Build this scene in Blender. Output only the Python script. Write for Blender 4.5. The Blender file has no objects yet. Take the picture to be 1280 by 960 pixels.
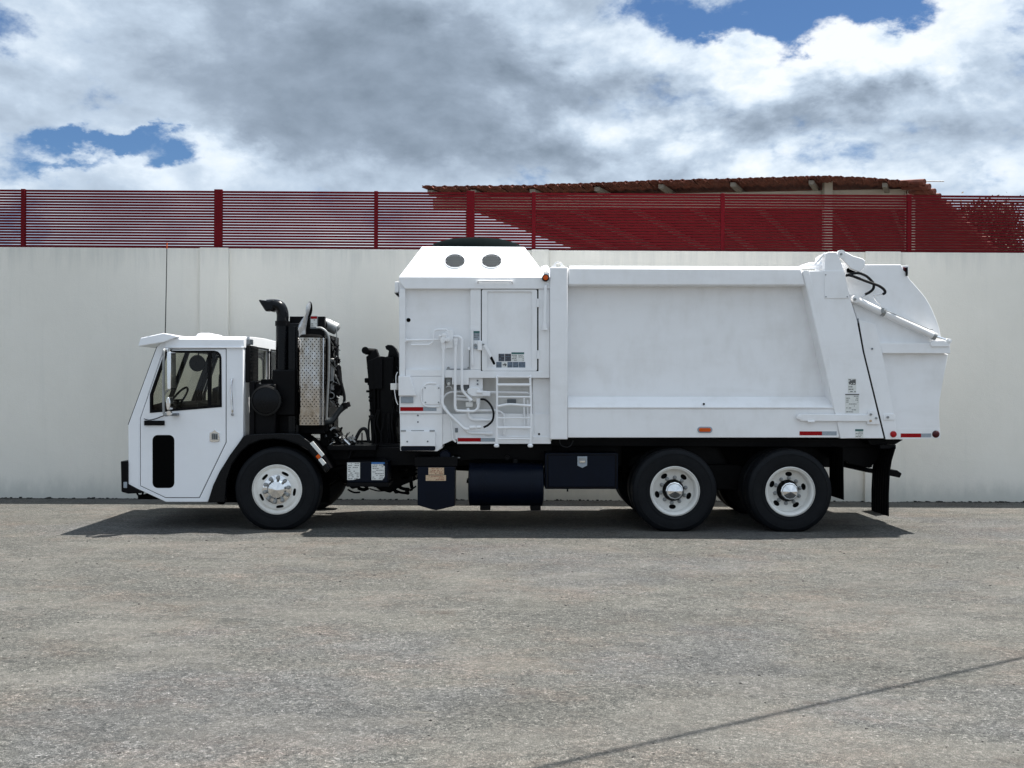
import bpy, bmesh, math, random
from mathutils import Vector, Matrix
from mathutils.geometry import tessellate_polygon
random.seed(7)
R = math.radians
PI = math.pi
sc = bpy.context.scene
COL = sc.collection

# ------------------------------------------------------------------ camera
FPX = 1316.0
CAM = Vector((0, -12.9, 1.78))
cam = bpy.data.cameras.new('camera'); cam_o = bpy.data.objects.new('camera', cam); COL.objects.link(cam_o)
cam.sensor_width = 36; cam.lens = 36 * FPX / 1280; cam.clip_start = .1; cam.clip_end = 5000
CR = Matrix.Rotation(R(-.4), 3, 'Z') @ Matrix.Rotation(R(90.1), 3, 'X') @ Matrix.Rotation(R(.28), 3, 'Z')
cam_o.matrix_world = Matrix.Translation(CAM) @ CR.to_4x4()
sc.camera = cam_o
sc.render.resolution_x, sc.render.resolution_y = 1024, 768
sc.view_settings.view_transform = 'Standard'; sc.view_settings.look = 'None'
sc.view_settings.gamma = 1; sc.view_settings.exposure = 1.46

def at(x, y, Y):
    'world point on the plane y=Y that is measured at photo position x, y'
    d = CR @ Vector(((x - 640) / FPX, (480 - y) / FPX, -1))
    return CAM + d * ((Y - CAM.y) / d.y)
def xz(pts, Y):
    return [(p.x, p.z) for p in (at(x, y, Y) for x, y in pts)]

# ------------------------------------------------------------------ sun
SUN = Vector((.342, .185, 1)).normalized()
sl = bpy.data.lights.new('sun', 'SUN'); sl.energy = 3.72; sl.angle = R(.5); sl.color = (1, .955, .89)
so = bpy.data.objects.new('sun', sl); COL.objects.link(so)
so.rotation_euler = SUN.to_track_quat('Z', 'Y').to_euler(); so.location = (5, 0, 20)

# ------------------------------------------------------------------ node helper
class NT:
    def __init__(s, nt): s.nt = nt; s.n = nt.nodes; s.l = nt.links
    def put(s, sock, v):
        if hasattr(v, 'node'): s.l.new(v, sock)
        else: sock.default_value = v
    def m(s, op, *a, clamp=False):
        n = s.n.new('ShaderNodeMath'); n.operation = op; n.use_clamp = clamp
        for i, v in enumerate(a): s.put(n.inputs[i], v)
        return n.outputs[0]
    def vm(s, op, *a, **k):
        n = s.n.new('ShaderNodeVectorMath'); n.operation = op
        for i, v in enumerate(a): s.put(n.inputs[i], v)
        if 'scale' in k: s.put(n.inputs['Scale'], k['scale'])
        return n.outputs['Value'] if op in ('LENGTH', 'DOT_PRODUCT') else n.outputs[0]
    def noise(s, vec, scale, detail=4, rough=.55, lac=2, dist=0, col=False, typ=None):
        n = s.n.new('ShaderNodeTexNoise'); s.put(n.inputs['Vector'], vec)
        n.inputs['Scale'].default_value = scale; n.inputs['Detail'].default_value = detail
        n.inputs['Roughness'].default_value = rough; n.inputs['Lacunarity'].default_value = lac
        n.inputs['Distortion'].default_value = dist
        return n.outputs['Color'] if col else n.outputs['Fac']
    def vor(s, vec, scale, feat='F1', out='Distance', rnd=1):
        n = s.n.new('ShaderNodeTexVoronoi'); s.put(n.inputs['Vector'], vec); n.feature = feat
        n.inputs['Scale'].default_value = scale; n.inputs['Randomness'].default_value = rnd
        return n.outputs[out]
    def ramp(s, f, stops, interp='LINEAR'):
        n = s.n.new('ShaderNodeValToRGB'); s.put(n.inputs[0], f); cr = n.color_ramp; cr.interpolation = interp
        while len(cr.elements) < len(stops): cr.elements.new(.5)
        for e, (p, c) in zip(cr.elements, stops):
            e.position = p; e.color = (*c, 1) if hasattr(c, '__len__') else (c, c, c, 1)
        return n.outputs[0]
    def mix(s, f, a, b, blend='MIX'):
        n = s.n.new('ShaderNodeMix'); n.data_type = 'RGBA'; n.blend_type = blend
        s.put(n.inputs[0], f)
        for sk, v in ((n.inputs[6], a), (n.inputs[7], b)):
            if not hasattr(v, 'node') and len(v) == 3: v = (*v, 1)
            s.put(sk, v)
        return n.outputs[2]
    def smooth(s, v, a, b):
        n = s.n.new('ShaderNodeMapRange'); n.interpolation_type = 'SMOOTHSTEP'; s.put(n.inputs[0], v)
        n.inputs[1].default_value = a; n.inputs[2].default_value = b
        return n.outputs[0]
    def mapping(s, vec, scale=(1, 1, 1), loc=(0, 0, 0), rot=(0, 0, 0)):
        n = s.n.new('ShaderNodeMapping'); s.put(n.inputs[0], vec)
        n.inputs['Scale'].default_value = scale; n.inputs['Location'].default_value = loc; n.inputs['Rotation'].default_value = rot
        return n.outputs[0]
    def sep(s, vec):
        n = s.n.new('ShaderNodeSeparateXYZ'); s.put(n.inputs[0], vec); return n.outputs
    def comb(s, x, y, z):
        n = s.n.new('ShaderNodeCombineXYZ')
        for i, v in enumerate((x, y, z)): s.put(n.inputs[i], v)
        return n.outputs[0]

# ------------------------------------------------------------------ world: blue sky with broken cloud
w = bpy.data.worlds.new('World'); sc.world = w; w.use_nodes = True
nt = w.node_tree; nt.nodes.clear(); T = NT(nt)
tc = nt.nodes.new('ShaderNodeTexCoord'); D = T.vm('NORMALIZE', tc.outputs['Generated'])
sky = nt.nodes.new('ShaderNodeTexSky'); sky.sky_type = 'NISHITA'; sky.sun_disc = False
sky.sun_elevation = math.asin(SUN.z); sky.sun_rotation = math.atan2(SUN.x, SUN.y)
sky.air_density = 1.0; sky.dust_density = .1; sky.ozone_density = 3.0
x, y, z = T.sep(D)[:]
az0 = T.m('ARCTAN2', x, y); el0 = T.m('ARCSINE', z)
Ds = T.mapping(D, (1, 1, 1.7))
w1 = T.vm('SUBTRACT', T.noise(Ds, 5, 3, col=True), (.5, .5, .5))
w2 = T.vm('SUBTRACT', T.noise(Ds, 17, 6, .62, col=True), (.5, .5, .5))
wx1, wy1, _ = T.sep(w1)[:]; wx2, wy2, _ = T.sep(w2)[:]
az = T.m('ADD', T.m('ADD', az0, T.m('MULTIPLY', wx1, .16)), T.m('MULTIPLY', wx2, .10))
el = T.m('ADD', T.m('ADD', el0, T.m('MULTIPLY', wy1, .09)), T.m('MULTIPLY', wy2, .07))
def blob(px_, py_, sx, sy, amp):
    a0 = math.atan((px_ - 640) / FPX); e0 = math.atan((482 - py_) / FPX * math.cos(a0))
    dx = T.m('MULTIPLY', T.m('SUBTRACT', az, a0), FPX / sx); dy = T.m('MULTIPLY', T.m('SUBTRACT', el, e0), FPX / sy)
    q = T.m('ADD', T.m('MULTIPLY', dx, dx), T.m('MULTIPLY', dy, dy))
    return T.m('MULTIPLY', T.m('EXPONENT', T.m('MULTIPLY', q, -1)), amp)
def total(bl):
    s = None
    for b in bl:
        v = blob(*b); s = v if s is None else T.m('ADD', s, v)
    return s
f1 = T.noise(Ds, 6.5, 8, .56, dist=.15)
up = T.mapping(D, (1, 1, 1.7), (.012, .0, .035))
f1u = T.noise(up, 6.5, 6, .56, dist=.15)
def puff(vec):
    n = nt.nodes.new('ShaderNodeTexVoronoi'); nt.links.new(vec, n.inputs['Vector']); n.feature = 'F1'
    n.inputs['Scale'].default_value = 13; n.inputs['Detail'].default_value = 3; n.inputs['Roughness'].default_value = .58
    n.inputs['Lacunarity'].default_value = 2.2; n.normalize = True
    return T.m('SUBTRACT', 1, n.outputs['Distance'])
Dw = T.vm('ADD', Ds, T.vm('SCALE', w2, scale=.05)); pf = puff(Dw)
f2 = T.noise(Ds, 15, 7, .62)
holes = total([(1040, -10, 110, 38, 1.35), (870, 10, 60, 22, .8), (1150, -14, 60, 34, .8), (1035, 42, 30, 20, .6),
               (120, 186, 70, 9, .95), (70, 206, 60, 8, .6), (200, 212, 36, 16, 1.0), (20, 40, 60, 26, .50), (-60, 240, 90, 90, .3), (960, 30, 26, 20, -.5),
               (1185, 310, 1, 1, 0), (930, 55, 42, 22, -.9), (1130, 85, 70, 40, -.6)])
cov_in = T.m('SUBTRACT', T.m('ADD', T.m('MULTIPLY', T.m('SUBTRACT', f1, .5), 2.3), T.m('ADD', T.m('MULTIPLY', T.m('SUBTRACT', f2, .5), 1.7), T.m('ADD', T.m('MULTIPLY', T.m('SUBTRACT', pf, .72), 1.3), T.m('SUBTRACT', .66, T.m('MULTIPLY', T.smooth(el0, .42, 1.1), .10))))), holes)
dark_ = total([(385, 110, 130, 66, 1.0), (285, 22, 105, 40, .42), (540, 125, 150, 70, .72), (500, 45, 130, 50, .30), (430, 180, 130, 32, .40),
               (700, 150, 120, 60, .26), (1200, 150, 90, 44, .16), (880, 170, 80, 34, .08), (60, 150, 110, 50, .10)])
lite = total([(170, 95, 120, 50, .05), (272, 208, 46, 30, .34), (345, 22, 42, 24, .16), (640, 8, 90, 26, .12), (560, 212, 120, 18, .10),
              (905, 58, 110, 24, .26), (1120, 60, 110, 30, .26), (980, 86, 120, 26, .16), (1000, 195, 120, 24, .10), (1210, 225, 70, 22, .14)])
gd = T.m('SUBTRACT', 1, T.m('EXPONENT', T.m('MULTIPLY', dark_, -1.9)))
shade = T.m('SUBTRACT', lite, T.m('MULTIPLY', gd, .46))
cov_in = T.m('ADD', cov_in, T.m('MULTIPLY', gd, .75))
cov = T.smooth(cov_in, -.22, .50)
crisp = T.m('ADD', .50, T.m('SUBTRACT', blob(1000, 110, 330, 130, .62), T.m('MULTIPLY', gd, .26)))
emb = T.m('ADD', T.m('MULTIPLY', T.m('SUBTRACT', f1, f1u), 2.6), T.m('MULTIPLY', T.m('SUBTRACT', pf, .72), 1.15))
lum = T.m('ADD', T.m('ADD', .585, shade), T.m('MULTIPLY', T.m('ADD', T.m('MULTIPLY', T.m('SUBTRACT', f2, .5), .62), emb), crisp))
edge = T.m('MULTIPLY', T.m('SUBTRACT', 1, T.smooth(cov_in, .15, .9)), .16)
lum = T.m('ADD', lum, edge)
ccol = T.ramp(lum, [(0, (.070, .090, .116)), (.12, (.090, .114, .145)), (.35, (.130, .160, .200)), (.6, (.205, .246, .296)), (.8, (.292, .330, .370)), (1, (.355, .372, .392))])
b_sky = nt.nodes.new('ShaderNodeBackground'); b_sky.inputs[1].default_value = .0335; nt.links.new(T.mix(1.0, sky.outputs[0], (.62, .80, 1.0), 'MULTIPLY'), b_sky.inputs[0])
glow = T.m('ADD', 1, T.m('MULTIPLY', T.smooth(T.vm('DOT_PRODUCT', D, tuple(SUN)), .55, 1.0), .9))  # clouds brightened around the unseen sun, added to lift the shaded truck sides
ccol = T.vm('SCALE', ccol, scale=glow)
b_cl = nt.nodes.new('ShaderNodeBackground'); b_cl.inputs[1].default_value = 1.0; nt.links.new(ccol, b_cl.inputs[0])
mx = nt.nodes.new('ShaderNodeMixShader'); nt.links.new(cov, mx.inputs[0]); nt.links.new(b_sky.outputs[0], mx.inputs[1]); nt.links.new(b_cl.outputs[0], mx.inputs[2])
wo = nt.nodes.new('ShaderNodeOutputWorld'); nt.links.new(mx.outputs[0], wo.inputs[0])

# ------------------------------------------------------------------ materials
def newmat(name):
    m = bpy.data.materials.new(name); m.use_nodes = True
    t = NT(m.node_tree); b = m.node_tree.nodes['Principled BSDF']
    return m, t, b
def coords(t, kind='Object'):
    return t.n.new('ShaderNodeTexCoord').outputs[kind]
def wpos(t):
    return t.n.new('ShaderNodeNewGeometry').outputs['Position']
def bump(t, b, h, strength, dist=.01):
    n = t.n.new('ShaderNodeBump'); n.inputs['Strength'].default_value = strength; n.inputs['Distance'].default_value = dist
    t.l.new(h, n.inputs['Height']); t.l.new(n.outputs[0], b.inputs['Normal'])
def simple(name, c, rough=.5, metal=0, var=.12, scale=8, bumps=0, coat=0, spec=.5):
    m, t, b = newmat(name); p = wpos(t)
    n = t.noise(p, scale, 6, .6)
    f = t.m('ADD', t.m('MULTIPLY', t.m('SUBTRACT', n, .5), 2 * var), 1)
    cc = t.vm('SCALE', c, scale=f); t.l.new(cc, b.inputs['Base Color'])
    b.inputs['Metallic'].default_value = metal; b.inputs['Specular IOR Level'].default_value = spec
    r = t.m('ADD', t.m('MULTIPLY', t.m('SUBTRACT', t.noise(p, scale * 3, 4), .5), .25), rough, clamp=True)
    t.l.new(r, b.inputs['Roughness']); b.inputs['Coat Weight'].default_value = coat; b.inputs['Coat Roughness'].default_value = .08
    if bumps: bump(t, b, t.noise(p, scale * 12, 5), bumps, .004)
    return m
M = {}
def white_paint(name, c, rough, dirt):
    m, t, b = newmat(name); p = wpos(t)
    big = t.noise(p, 1.3, 5, .6); st = t.noise(t.mapping(p, (5, 5, 2.2)), 1, 6, .6)
    sp = t.noise(p, 55, 4, .7)
    d = t.m('MULTIPLY', t.smooth(t.m('ADD', t.m('MULTIPLY', big, .5), t.m('MULTIPLY', st, .5)), .44, .68), dirt)
    cc = t.mix(d, c, (.56, .54, .50))
    sm = t.smooth(t.noise(t.mapping(p, (.55, .55, 2.6), (3, 0, 5)), 1.4, 6, .6), .48, .70)
    cc = t.mix(t.m('MULTIPLY', sm, dirt * .55), cc, (.60, .58, .55))
    dr = t.m('MULTIPLY', t.smooth(t.noise(t.mapping(p, (34, 34, 1.1)), 1, 5, .7), .60, .76), t.smooth(t.noise(p, 1.7, 3), .5, .65))
    cc = t.mix(t.m('MULTIPLY', dr, dirt * .6), cc, (.40, .37, .32))
    rs = t.smooth(t.noise(p, 31, 5, .75), .74, .80)
    cc = t.mix(t.m('MULTIPLY', rs, dirt * 1.2, clamp=True), cc, (.22, .13, .08))
    spk = t.m('MULTIPLY', t.smooth(sp, .66, .8), .35 * dirt)
    cc = t.mix(spk, cc, (.33, .29, .24))
    t.l.new(cc, b.inputs['Base Color'])
    t.l.new(t.m('ADD', rough, t.m('MULTIPLY', d, .35)), b.inputs['Roughness'])
    bump(t, b, t.m('ADD', t.noise(p, 2.2, 2), t.m('MULTIPLY', t.noise(p, 9, 3), .14)), .20, .03)
    b.inputs['Coat Weight'].default_value = .25; b.inputs['Coat Roughness'].default_value = .15
    return m
M['white'] = white_paint('white_paint', (.87, .873, .88), .38, .24)
M['cabwhite'] = white_paint('cab_white_paint', (.85, .87, .90), .24, .10)
M['recesswhite'] = white_paint('recess_white_paint', (.74, .73, .70), .5, .8)  # greyer base and heavier mottling, used for the recessed lower hopper
M['wheelwhite'] = white_paint('wheel_white_paint', (.80, .79, .75), .5, .5)
M['black'] = simple('black_paint', (.0018, .0018, .0025), .45, var=.5, scale=6, bumps=.1, spec=.12)
M['blackmetal'] = simple('greasy_black_metal', (.0018, .0018, .002), .55, var=.8, scale=12, bumps=.35, spec=.12)
M['gloss'] = simple('glossy_black', (.0014, .002, .0034), .25, var=.3, spec=.2)
M['navy'] = simple('navy_paint', (.0008, .0032, .010), .40, var=.4, scale=5, bumps=.06, spec=.14)
M['rubber'] = simple('black_rubber', (.0018, .0018, .002), .7, var=.4, scale=10, bumps=.15, spec=.1)
M['hose'] = simple('black_hose', (.003, .003, .004), .5, var=.3, scale=10, spec=.25)
M['greyhose'] = simple('grey_rubber_duct', (.012, .017, .021), .4, var=.3, scale=10)
M['chrome'] = simple('chrome', (.78, .78, .78), .1, 1, var=.1, scale=20)
M['steel'] = simple('dull_steel', (.30, .31, .31), .5, .6, var=.35, scale=20, bumps=.1)
M['alu'] = simple('cast_aluminium', (.33, .34, .34), .55, .5, var=.3, scale=25, bumps=.2)
M['grey'] = simple('grey_plastic', (.13, .145, .16), .4, var=.15)
M['ltgrey'] = simple('silver_reflective_tape', (.30, .34, .38), .45, var=.25, scale=40)
M['red'] = simple('red_reflective_tape', (.30, .002, .005), .5, var=.15, scale=40, spec=.15)
M['redlens'] = simple('red_lens', (.36, .002, .006), .2, var=.1, spec=.3)
M['darkred'] = simple('dark_red_lens', (.05, .002, .005), .2, var=.1, spec=.3)
M['orange'] = simple('orange_lens', (.60, .085, .003), .2, var=.1, spec=.3)
M['paper'] = simple('white_label', (.70, .71, .68), .5, var=.12, scale=30)
M['print'] = simple('label_print', (.10, .10, .10), .5, var=.5, scale=60)
M['green'] = simple('green_label_header', (.03, .12, .11), .5)
M['blue'] = simple('blue_label_header', (.02, .13, .36), .5)
M['slate'] = simple('slate_label', (.13, .17, .22), .5, var=.4, scale=60)
M['darklabel'] = simple('dark_label', (.05, .05, .06), .5, var=.6, scale=70)
M['rustlabel'] = simple('worn_cream_label', (.55, .40, .26), .7, var=.55, scale=45)
M['rustprint'] = simple('faded_red_print', (.26, .06, .03), .7, var=.5, scale=60)
M['fence'] = simple('maroon_fence_paint', (.115, .0032, .0072), .5, var=.18, scale=3, spec=.10)
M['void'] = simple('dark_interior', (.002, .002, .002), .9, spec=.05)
M['seat'] = simple('dark_cab_trim', (.012, .012, .012), .7, var=.3, spec=.2)
M['dome'] = simple('dark_green_canvas', (.003, .0055, .006), .95, var=.4, scale=5, bumps=.2, spec=.03)

# heat shield: polished steel with stains
m, t, b = newmat('stained_polished_steel'); p = wpos(t)
n = t.noise(t.mapping(p, (3, 3, 2)), 4, 6, .7)
t.l.new(t.ramp(n, [(.3, (.50, .49, .48)), (.55, (.38, .34, .29)), (.75, (.18, .14, .105))]), b.inputs['Base Color'])
b.inputs['Metallic'].default_value = 1; t.l.new(t.m('ADD', .02, t.m('MULTIPLY', n, .12)), b.inputs['Roughness']); M['shield'] = m

# exhaust tip metal
m, t, b = newmat('weathered_exhaust_steel'); p = wpos(t); n = t.noise(p, 22, 6, .7)
t.l.new(t.ramp(n, [(.3, (.66, .67, .68)), (.6, (.46, .46, .46)), (.8, (.16, .13, .11))]), b.inputs['Base Color'])
b.inputs['Metallic'].default_value = .85; b.inputs['Roughness'].default_value = .28; M['exhaust'] = m

# tyre
m, t, b = newmat('tyre_rubber'); p = wpos(t); n = t.noise(p, 7, 6, .65)
t.l.new(t.ramp(n, [(.35, (.0028, .0036, .0052)), (.6, (.0048, .006, .008)), (.8, (.013, .012, .011))]), b.inputs['Base Color'])
b.inputs['Roughness'].default_value = .6; b.inputs['Specular IOR Level'].default_value = .18; bump(t, b, t.noise(p, 120, 3), .15, .002); M['tyre'] = m

# window glass
m = bpy.data.materials.new('tinted_window_glass'); m.use_nodes = True; nt = m.node_tree; nt.nodes.clear(); t = NT(nt)
tr = nt.nodes.new('ShaderNodeBsdfTransparent'); tr.inputs[0].default_value = (.86, .86, .82, 1)
gl = nt.nodes.new('ShaderNodeBsdfGlossy'); gl.inputs['Roughness'].default_value = .02
fr = nt.nodes.new('ShaderNodeFresnel'); fr.inputs[0].default_value = 1.45; gb = nt.nodes.new('ShaderNodeNewGeometry')
ms = nt.nodes.new('ShaderNodeMixShader'); nt.links.new(t.m('MULTIPLY', t.m('MULTIPLY', fr.outputs[0], t.m('SUBTRACT', 1, gb.outputs['Backfacing'])), .7), ms.inputs[0]); nt.links.new(tr.outputs[0], ms.inputs[1]); nt.links.new(gl.outputs[0], ms.inputs[2])
o = nt.nodes.new('ShaderNodeOutputMaterial'); nt.links.new(ms.outputs[0], o.inputs[0]); M['glass'] = m

# asphalt
m, t, b = newmat('worn_asphalt'); p = wpos(t)
pw = t.vm('ADD', p, t.vm('SCALE', t.vm('SUBTRACT', t.noise(p, 3, 3, col=True), (.5, .5, .5)), scale=.25))
stone = t.vor(pw, 140, out='Color'); sx_, sy_, sz_ = t.sep(stone)[:]
stone2 = t.vor(p, 48, out='Color'); s2 = t.sep(stone2)[0]
gap = t.vor(pw, 140, feat='DISTANCE_TO_EDGE')
base = t.ramp(t.m('ADD', t.m('MULTIPLY', sx_, .6), t.m('MULTIPLY', s2, .4)), [(0, (.016, .017, .017)), (.22, (.052, .055, .052)), (.5, (.094, .096, .090)), (.75, (.150, .149, .140)), (.93, (.235, .232, .218)), (1, (.40, .395, .375))])
big = t.noise(t.mapping(p, (.55, 1.3, 1)), .8, 6, .62)
patch = t.smooth(t.noise(t.mapping(p, (.8, 1.1, 1), (3, 1, 0)), 1.1, 10, .80), .46, .66)
base = t.mix(t.m('MULTIPLY', patch, .22), base, t.mix(.35, base, (.25, .205, .18)))
base = t.mix(t.m('MULTIPLY', patch, .9), base, t.vm('MULTIPLY', base, (1.10, .98, .93)))
light = t.smooth(t.noise(t.mapping(p, (.6, 1.2, 1), (9, 4, 0)), 1.3, 8, .7), .46, .68)
base = t.mix(t.m('MULTIPLY', light, .26), base, (.21, .205, .18))
dark = t.smooth(t.noise(t.mapping(p, (.7, 1.1, 1), (1, 8, 0), (0, 0, .3)), 1.3, 9, .76), .53, .70)
base = t.mix(t.m('MULTIPLY', dark, .42), base, (.040, .043, .038))
blu = t.smooth(t.noise(t.mapping(p, (.6, .6, 1), (13, 9, 0)), .7, 4), .5, .64)
base = t.mix(t.m('MULTIPLY', blu, .8), base, t.vm('MULTIPLY', base, (.96, .98, 1.07)))
oil = t.smooth(t.noise(t.mapping(p, (.7, 1.1, 1), (5, 2, 0)), 1.2, 8, .7), .60, .72)
base = t.mix(t.m('MULTIPLY', oil, .55), base, (.060, .042, .030))
mid = t.noise(t.mapping(p, (.8, 1.2, 1)), 6.5, 9, .80)
pale = t.smooth(t.noise(t.mapping(p, (.7, 2.4, 1), (2, 7, 0)), 2.2, 9, .76), .57, .68)
base = t.mix(t.m('MULTIPLY', pale, .46), base, (.235, .222, .195))
worn = t.smooth(t.noise(t.mapping(p, (.55, .8, 1), (31, 12, 0)), .8, 9, .74), .50, .58)
base = t.mix(t.m('MULTIPLY', worn, .30), base, (.185, .178, .165))
wet = t.smooth(t.noise(t.mapping(p, (.9, 1.8, 1), (21, 3, 0)), 2.6, 9, .75), .60, .70)
base = t.mix(t.m('MULTIPLY', wet, .45), base, (.045, .043, .036))
crk = t.vor(t.vm('ADD', p, t.vm('SCALE', t.vm('SUBTRACT', t.noise(p, 2.2, 7, .7, col=True), (.5, .5, .5)), scale=1.1)), .33, feat='DISTANCE_TO_EDGE')
crm = t.m('MULTIPLY', t.m('SUBTRACT', 1, t.smooth(crk, .0, .004)), t.smooth(t.noise(p, .45, 3), .50, .60))
base = t.mix(t.m('MULTIPLY', crm, .45), base, (.03, .028, .024))
base = t.vm('MULTIPLY', base, (1.012, .993, .962))
tr1 = t.smooth(t.noise(t.mapping(p, (.22, 5.5, 1), (0, 0, 0), (0, 0, -.32)), 1.6, 7, .75), .56, .70)
tr2 = t.smooth(t.noise(t.mapping(p, (.22, 5.5, 1), (5, 0, 0), (0, 0, .75)), 1.4, 7, .75), .58, .72)
base = t.mix(t.m('MULTIPLY', t.m('MAXIMUM', tr1, tr2), .26), base, (.045, .045, .043))
lum_ = t.m('ADD', t.m('ADD', .10, t.m('MULTIPLY', big, .80)), t.m('MULTIPLY', mid, 1.04))
base = t.vm('SCALE', base, scale=lum_)
gapm = t.smooth(gap, .0, .10)
base = t.mix(t.m('MULTIPLY', t.m('SUBTRACT', 1, gapm), .55), base, (.035, .034, .032))
t.l.new(base, b.inputs['Base Color']); b.inputs['Roughness'].default_value = .85; b.inputs['Specular IOR Level'].default_value = .3
h = t.m('ADD', t.m('ADD', t.m('MULTIPLY', gapm, .5), t.m('MULTIPLY', sy_, .4)), t.m('MULTIPLY', t.noise(p, 9, 6, .7), 2.2))
bump(t, b, h, .9, .010); M['asphalt'] = m

# stucco wall
m, t, b = newmat('pale_stucco'); p = wpos(t); X_, Y_, Z_ = t.sep(p)[:]
mo = t.noise(t.mapping(p, (.5, .5, .35)), 1.6, 7, .62); fi = t.noise(p, 26, 6, .7)
st = t.noise(t.mapping(p, (7, 7, .35)), 1.2, 6, .65)
c = t.ramp(mo, [(.25, (.745, .725, .66)), (.5, (.78, .757, .69)), (.75, (.82, .795, .73))])
c = t.mix(t.m('MULTIPLY', t.smooth(st, .52, .78), .10), c, (.42, .45, .43))
c = t.mix(t.m('MULTIPLY', t.smooth(t.noise(t.mapping(p, (.9, 1, .7), (4, 0, 2)), 1.1, 6, .6), .55, .75), .25), c, (.70, .66, .62))
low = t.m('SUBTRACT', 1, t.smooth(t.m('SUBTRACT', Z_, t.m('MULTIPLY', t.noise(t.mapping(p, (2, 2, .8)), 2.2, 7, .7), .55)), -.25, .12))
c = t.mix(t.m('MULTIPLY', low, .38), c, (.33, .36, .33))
c = t.mix(t.m('MULTIPLY', t.smooth(fi, .60, .78), .15), c, (.42, .44, .41))
topd = t.m('MULTIPLY', t.smooth(t.m('ADD', Z_, t.m('MULTIPLY', t.noise(t.mapping(p, (7, 7, .5)), 1, 6, .7), 1.6)), 4.35, 4.95), .40)
c = t.mix(topd, c, (.5, .51, .48))
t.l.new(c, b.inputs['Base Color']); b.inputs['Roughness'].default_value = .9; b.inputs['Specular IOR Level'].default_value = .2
bump(t, b, t.m('ADD', t.noise(p, 60, 5, .7), t.m('MULTIPLY', t.noise(p, 2.5, 4), 3)), .35, .01); M['stucco'] = m
M['dirt'] = simple('dark_base_joint', (.02, .02, .018), .9, var=.5, scale=10)
M['pilaster'] = m

# roof tile, timber, plaster, foliage, bark, concrete
m, t, b = newmat('clay_tile'); p = wpos(t)
t.l.new(t.ramp(t.noise(p, 5, 7, .7), [(.3, (.07, .022, .014)), (.5, (.15, .042, .025)), (.7, (.21, .07, .042)), (.85, (.10, .07, .05))]), b.inputs['Base Color'])
b.inputs['Roughness'].default_value = .85; bump(t, b, t.noise(p, 40, 4), .4, .01); M['tile'] = m
M['timber'] = simple('grey_timber', (.21, .19, .155), .8, var=.3, scale=12)
M['plaster'] = simple('cream_plaster', (.46, .44, .37), .85, var=.12, scale=4)
M['leaf'] = simple('rusty_leaves', (.085, .050, .020), .6, var=.7, scale=3)
M['leaf2'] = simple('olive_leaves', (.055, .060, .020), .6, var=.6, scale=3)
M['bark'] = simple('bark', (.10, .075, .055), .9, var=.4, scale=12, bumps=.5)
M['pole'] = simple('weathered_pole_wood', (.16, .13, .10), .9, var=.4, scale=10, bumps=.4)
M['cable'] = simple('cable_jacket', (.02, .02, .02), .6)
M['pebble'] = simple('pebble', (.19, .185, .165), .85, var=.7, scale=22)
M['pebbledark'] = simple('dark_pebble', (.015, .014, .013), .85, var=.6, scale=22)

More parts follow.
